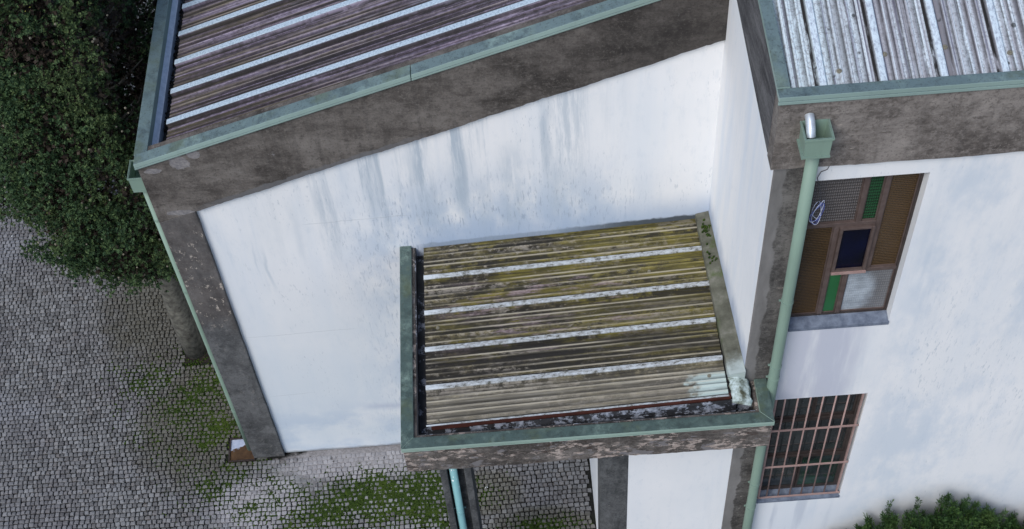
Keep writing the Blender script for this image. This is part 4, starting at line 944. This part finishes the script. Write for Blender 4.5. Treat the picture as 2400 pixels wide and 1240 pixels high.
# ------------------------------------------------------------------ vegetation
def sprays(pts, dirs, size, nleaf, seed, wf=.17):
    """leafy sprays as thin tapering blades; pts, dirs: N x 3"""
    r = np.random.default_rng(seed); Np = len(pts); n = Np * nleaf
    P = np.repeat(pts, nleaf, 0); Dr = np.repeat(dirs, nleaf, 0); sz = np.repeat(size, nleaf)
    k = np.tile(np.arange(nleaf), Np) / nleaf
    rand = r.normal(size=(n, 3)); rand -= (rand * Dr).sum(1, keepdims=True) * Dr; rand /= np.linalg.norm(rand, axis=1, keepdims=True)
    spread = (.35 + .75 * r.random(n))[:, None]
    d = Dr * 1.0 + rand * spread; d /= np.linalg.norm(d, axis=1, keepdims=True)
    o = P + Dr * (k * .75 * sz)[:, None] + rand * (.05 * sz)[:, None]
    L = (sz * (.75 - .40 * k) * r.uniform(.7, 1.2, n))[:, None]
    side = np.cross(d, r.normal(size=(n, 3))); side /= np.linalg.norm(side, axis=1, keepdims=True)
    W = (sz * wf * r.uniform(.7, 1.3, n))[:, None]
    v = np.stack([o, o + d * L * .5 + side * W, o + d * L, o + d * L * .5 - side * W], 1).reshape(-1, 3)
    f = np.arange(n * 4).reshape(-1, 4)
    rn = np.repeat(np.clip(np.repeat(r.random(Np), nleaf) * .65 + k * .3 + r.normal(0, .08, n), 0, 1), 4)
    return v, f, rn
def leaf_obj(name, mat, parent, pts, dirs, size, nleaf, seed, wf=.17):
    v, f, rn = sprays(np.asarray(pts), np.asarray(dirs), np.asarray(size), nleaf, seed, wf)
    me = bpy.data.meshes.new(name); c = v.mean(0)
    me.vertices.add(len(v)); me.vertices.foreach_set('co', (v - c).astype(np.float32).ravel())
    me.loops.add(f.size); me.loops.foreach_set('vertex_index', f.astype(np.int32).ravel())
    me.polygons.add(len(f)); me.polygons.foreach_set('loop_start', np.arange(0, f.size, 4, dtype=np.int32)); me.update(calc_edges=True)
    a = me.attributes.new('rnd', 'FLOAT', 'POINT'); a.data.foreach_set('value', rn.astype(np.float32))
    me.materials.append(M[mat]); o = link(bpy.data.objects.new(name, me)); o.parent = parent; o.location = Vector(c) - WORLD[parent.name]; WORLD[o.name] = Vector(c)
    return o
def unit(v): return v / np.linalg.norm(v, axis=1, keepdims=True)
def conifer(base, rprof, ztop, label, n_out, seed, cones=60, nl=12):
    """rprof: list of (z, radius)"""
    r = np.random.default_rng(seed); bx, by = base
    t = root('conifer_tree', (bx, by, -.02), label, 'tree', 'conifers growing along the side wall')
    path = [(bx, by, -.03)]; rad = [.135]
    for i in range(1, 12):
        z = i * ztop * .085; path.append((bx + .02 * math.sin(z * 2 + seed), by + .02 * math.cos(z * 1.7), z)); rad.append(.135 * (1 - z / ztop) + .015)
    MB().tube(path, rad, 14).build('trunk', 'bark', t, smooth=True)
    zp, rp = zip(*rprof); R_ = lambda z: np.interp(z, zp, rp)
    m = MB()
    for i in range(70):
        z = r.uniform(zp[0] + .05, ztop * .9); a = r.uniform(0, 6.283); L = R_(z) * .62
        p0 = Vector((bx, by, z - .1)); p1 = p0 + Vector((math.cos(a) * L * .5, math.sin(a) * L * .5, .12)); p2 = p0 + Vector((math.cos(a) * L, math.sin(a) * L, .38))
        if p2.x > XL - .1 and p2.z < 5.2: continue
        m.tube([p0, p1, p2], [.02, .013, .005], 6)
    tag(m.build('limbs', 'bark', t), kind='stuff')
    # boughs: lumpy clusters on the surface, each a mass of sprays
    B = []; nb = int(n_out / 44)
    while len(B) < nb:
        z = r.uniform(zp[0], ztop); a = r.uniform(0, 6.283)
        if r.random() > (R_(z) + .1) / (max(rp) + .1): continue
        q = R_(z) * r.uniform(.70, .98); B.append((bx + q * math.cos(a), by + q * math.sin(a), z, a))
    pts, dirs, size = [], [], []
    for (x, y, z, a) in B:
        # one plume: sprays along an upswept axis, thick in the middle
        k = 44; c = np.array([x, y, z]); L = r.uniform(.16, .30); rr = r.uniform(.055, .095)
        out = np.array([math.cos(a), math.sin(a), r.uniform(.3, 1.1)]) + r.normal(size=3) * .3; out /= np.linalg.norm(out)
        tt = r.uniform(-.45, 1.0, k); wd = np.sqrt(np.clip(1.05 - tt ** 2, .05, 1))
        p = c + out * (tt * L)[:, None] + r.normal(size=(k, 3)) * (rr * wd)[:, None]
        d = unit(out * 1.0 + r.normal(size=(k, 3)) * .55 + np.array([0, 0, .3]))
        pts.append(p); dirs.append(d); size.append(r.uniform(.032, .060, k))
    pts, dirs, size = map(np.concatenate, (pts, dirs, size))
    ok = ~((pts[:, 0] > XL - .10) & (pts[:, 1] > D - .3) & (pts[:, 2] < 5.3)) & ~((pts[:, 0] > XL - .35) & (pts[:, 2] > 4.6)) & ~((pts[:, 0] > XL - .18) & (pts[:, 1] < D + .3))
    leaf_obj('crown', 'leaf', t, pts[ok], dirs[ok], size[ok], nl, seed + 1, .15)
    # dead brown inner foliage
    k = int(n_out * .22); z = r.uniform(zp[0] + .05, ztop - .1, k); a = r.uniform(0, 6.283, k); q = R_(z) * np.sqrt(r.uniform(.25, .80, k))
    p = np.stack([bx + q * np.cos(a), by + q * np.sin(a), z], 1); d = unit(np.stack([np.cos(a), np.sin(a), np.full(k, .3)], 1) + r.normal(size=(k, 3)) * .6)
    ok = ~((p[:, 0] > XL - .12) & (p[:, 2] < 5.3)) & ~((p[:, 0] > XL - .35) & (p[:, 2] > 4.6))
    leaf_obj('dead_twigs', 'leaf_brown', t, p[ok], d[ok], r.uniform(.06, .11, ok.sum()), 6, seed + 2)
    # small pale cones scattered on the outside
    m = MB()
    for i in range(cones):
        z = r.uniform(zp[0] + .3, ztop * .85); a = r.uniform(-2.9, .3); q = R_(z) * 1.02; x, y = bx + q * math.cos(a), by + q * math.sin(a)
        if x > XL - .15: continue
        s_ = r.uniform(.007, .013); m.tube([(x, y, z - s_), (x, y, z - s_ * .4), (x, y, z + s_ * .4), (x, y, z + s_)], [s_ * .3, s_, s_, s_ * .3], 6)
    if cones: tag(m.build('cones', 'cone', t), kind='stuff')
    return t
conifer((-5.80, 3.58), [(1.70, .18), (2.1, .48), (2.5, .82), (2.9, 1.04), (3.6, 1.10), (4.4, .98), (5.3, .78), (6.1, .50), (6.9, .06)], 6.9, 'dark green conifer with lichened bare trunk standing in the square tree pit', 34000, 11, 110, 14)
conifer((-5.95, 5.65), [(1.2, .35), (1.5, .85), (2.4, 1.2), (3.6, 1.25), (4.8, 1.05), (5.9, .6), (6.8, .06)], 6.8, 'dark green conifer just behind the one in the tree pit', 27000, 23, 60, 10)
t3 = conifer((-7.55, 5.5), [(1.0, .4), (1.4, .9), (2.4, 1.15), (3.4, 1.05), (4.4, .8), (5.6, .05)], 5.6, 'shorter dark conifer farther from the wall with a few leaves painted sunlit yellow', 12000, 37, 0, 9)
r = np.random.default_rng(5)
# yellow leaves on the shorter conifer, sunlit brightness put into their colour
k = 46; p = np.array([-6.55, 4.62, 4.62]) + r.normal(size=(k, 3)) * np.array([.07, .06, .05])
leaf_obj('sunlit_yellow_leaves', 'leaf_sunlit', t3, p, unit(r.normal(size=(k, 3)) + np.array([0, 0, .6])), r.uniform(.05, .09, k), 4, 9)

def juniper(cx, rx, depth, zt_, n, seed, label):
    """bush leaning on the wall: tallest at the back, falling to the front and sides"""
    r = np.random.default_rng(seed); yb = F - .06
    t = root('juniper_bush', (cx, yb - depth * .45, -.02), label, 'bush', 'juniper bushes against the tall wing')
    m = MB(); P, Dv, S = [], [], []; K = 40; nb = int(n / K)
    for i in range(nb):
        u = r.uniform(-1, 1); d = r.uniform(0, 1) ** .8; x = cx + rx * u; y = yb - .03 - depth * d
        zz = zt_ * (1 - .66 * abs(u) ** 1.6) * (1 - .55 * d ** 1.4) * (r.uniform(.70, 1.0) if r.random() < .8 else r.uniform(.98, 1.07))
        base = Vector((cx + rx * u * .3, yb - depth * (.35 + .2 * d), -.02)); tip = Vector((x, y, zz)); mid = base.lerp(tip, .5) + Vector((rx * u * .18, -depth * .15 * d, .03))
        if i % 3 == 0: m.tube([base, mid, tip], [.012, .007, .002], 5)
        dr_ = np.array(((tip - mid).normalized())[:]); tt = r.uniform(.15, 1, K) ** .6
        pm, pt_ = np.array(mid[:]), np.array(tip[:])
        p = pm + (pt_ - pm) * tt[:, None] + r.normal(size=(K, 3)) * .032 * (1.1 - tt)[:, None] + r.normal(size=(K, 3)) * .008
        P.append(p); Dv.append(unit(dr_ * 1.2 + r.normal(size=(K, 3)) * .36 + np.array([u * .35, -.35 * d - .1, .3]))); S.append(r.uniform(.045, .085, K))
    P, Dv, S = map(np.concatenate, (P, Dv, S)); P[:, 1] = np.minimum(P[:, 1], F - .05)
    tag(m.build('stems', 'bark', t), kind='stuff'); leaf_obj('crown', 'leaf_juniper', t, P, Dv, S, 9, seed + 3, .055)
juniper(2.15, 1.08, .75, 1.47, 26000, 51, 'rounded feathery green juniper bush growing against the tall white wall')
juniper(3.60, .95, .70, 1.22, 17000, 52, 'lower juniper bush beside the tall rounded one')

# ------------------------------------------------------------------ litter
m = MB(); RN = []
for _ in range(1500):
    if random.random() < .55: x, y = random.gauss(-5.9, .75), random.gauss(3.1, .9)
    else: x, y = random.uniform(-8.5, -1.3), random.uniform(.5, 5.5)
    if in_building(x + .03, y + .03) or in_building(x - .03, y + .03) or in_building(x, y): continue
    if BOX[0] - .03 < x < BOX[1] + .03 and BOX[2] - .03 < y < BOX[3] + .03: continue
    r_ = random.uniform(.006, .015); a = random.random() * 6.28; dx, dy = r_ * math.cos(a), r_ * math.sin(a); z = random.uniform(.005, .009)
    m.add([(x - dx, y - dy, z), (x + dy * .45, y - dx * .45, z + .004), (x + dx, y + dy, z + .001), (x - dy * .45, y + dx * .45, z + .003)], [(0, 1, 2, 3)]); RN += [random.random()] * 4
tag(m.build('fallen_leaves', 'leaf_brown', attrs={'rnd': RN}), 'small brown fallen leaves and twigs scattered over the paving', 'leaf litter', kind='stuff')
def scrap(x, y, rot, s, label):
    m = MB(); n = 5; vs = []
    for i in range(n + 1):
        a = i / n * 3.6; rr = s * (1 - .1 * i); vs += [(rr * math.cos(a), rr * math.sin(a), .006 + .003 * i), (rr * .55 * math.cos(a), rr * .55 * math.sin(a), .010 + .004 * i)]
    m.add([(x + a * math.cos(rot) - b * math.sin(rot), y + a * math.sin(rot) + b * math.cos(rot), c) for a, b, c in vs], [(2 * i, 2 * i + 2, 2 * i + 3, 2 * i + 1) for i in range(n)])
    o = m.build('paper_scrap', 'paper'); sm = o.modifiers.new('thick', 'SOLIDIFY'); sm.thickness = .0015
    return tag(o, label, 'litter')
scrap(-2.34, 1.39, .4, .021, 'small curled white paper scrap on the paving beside the porch column')
scrap(-8.38, 5.60, 1.4, .022, 'small white paper scrap on the open paving beyond the conifer')
print('setts', len(setts), 'near', len(near), 'moss', cnt)
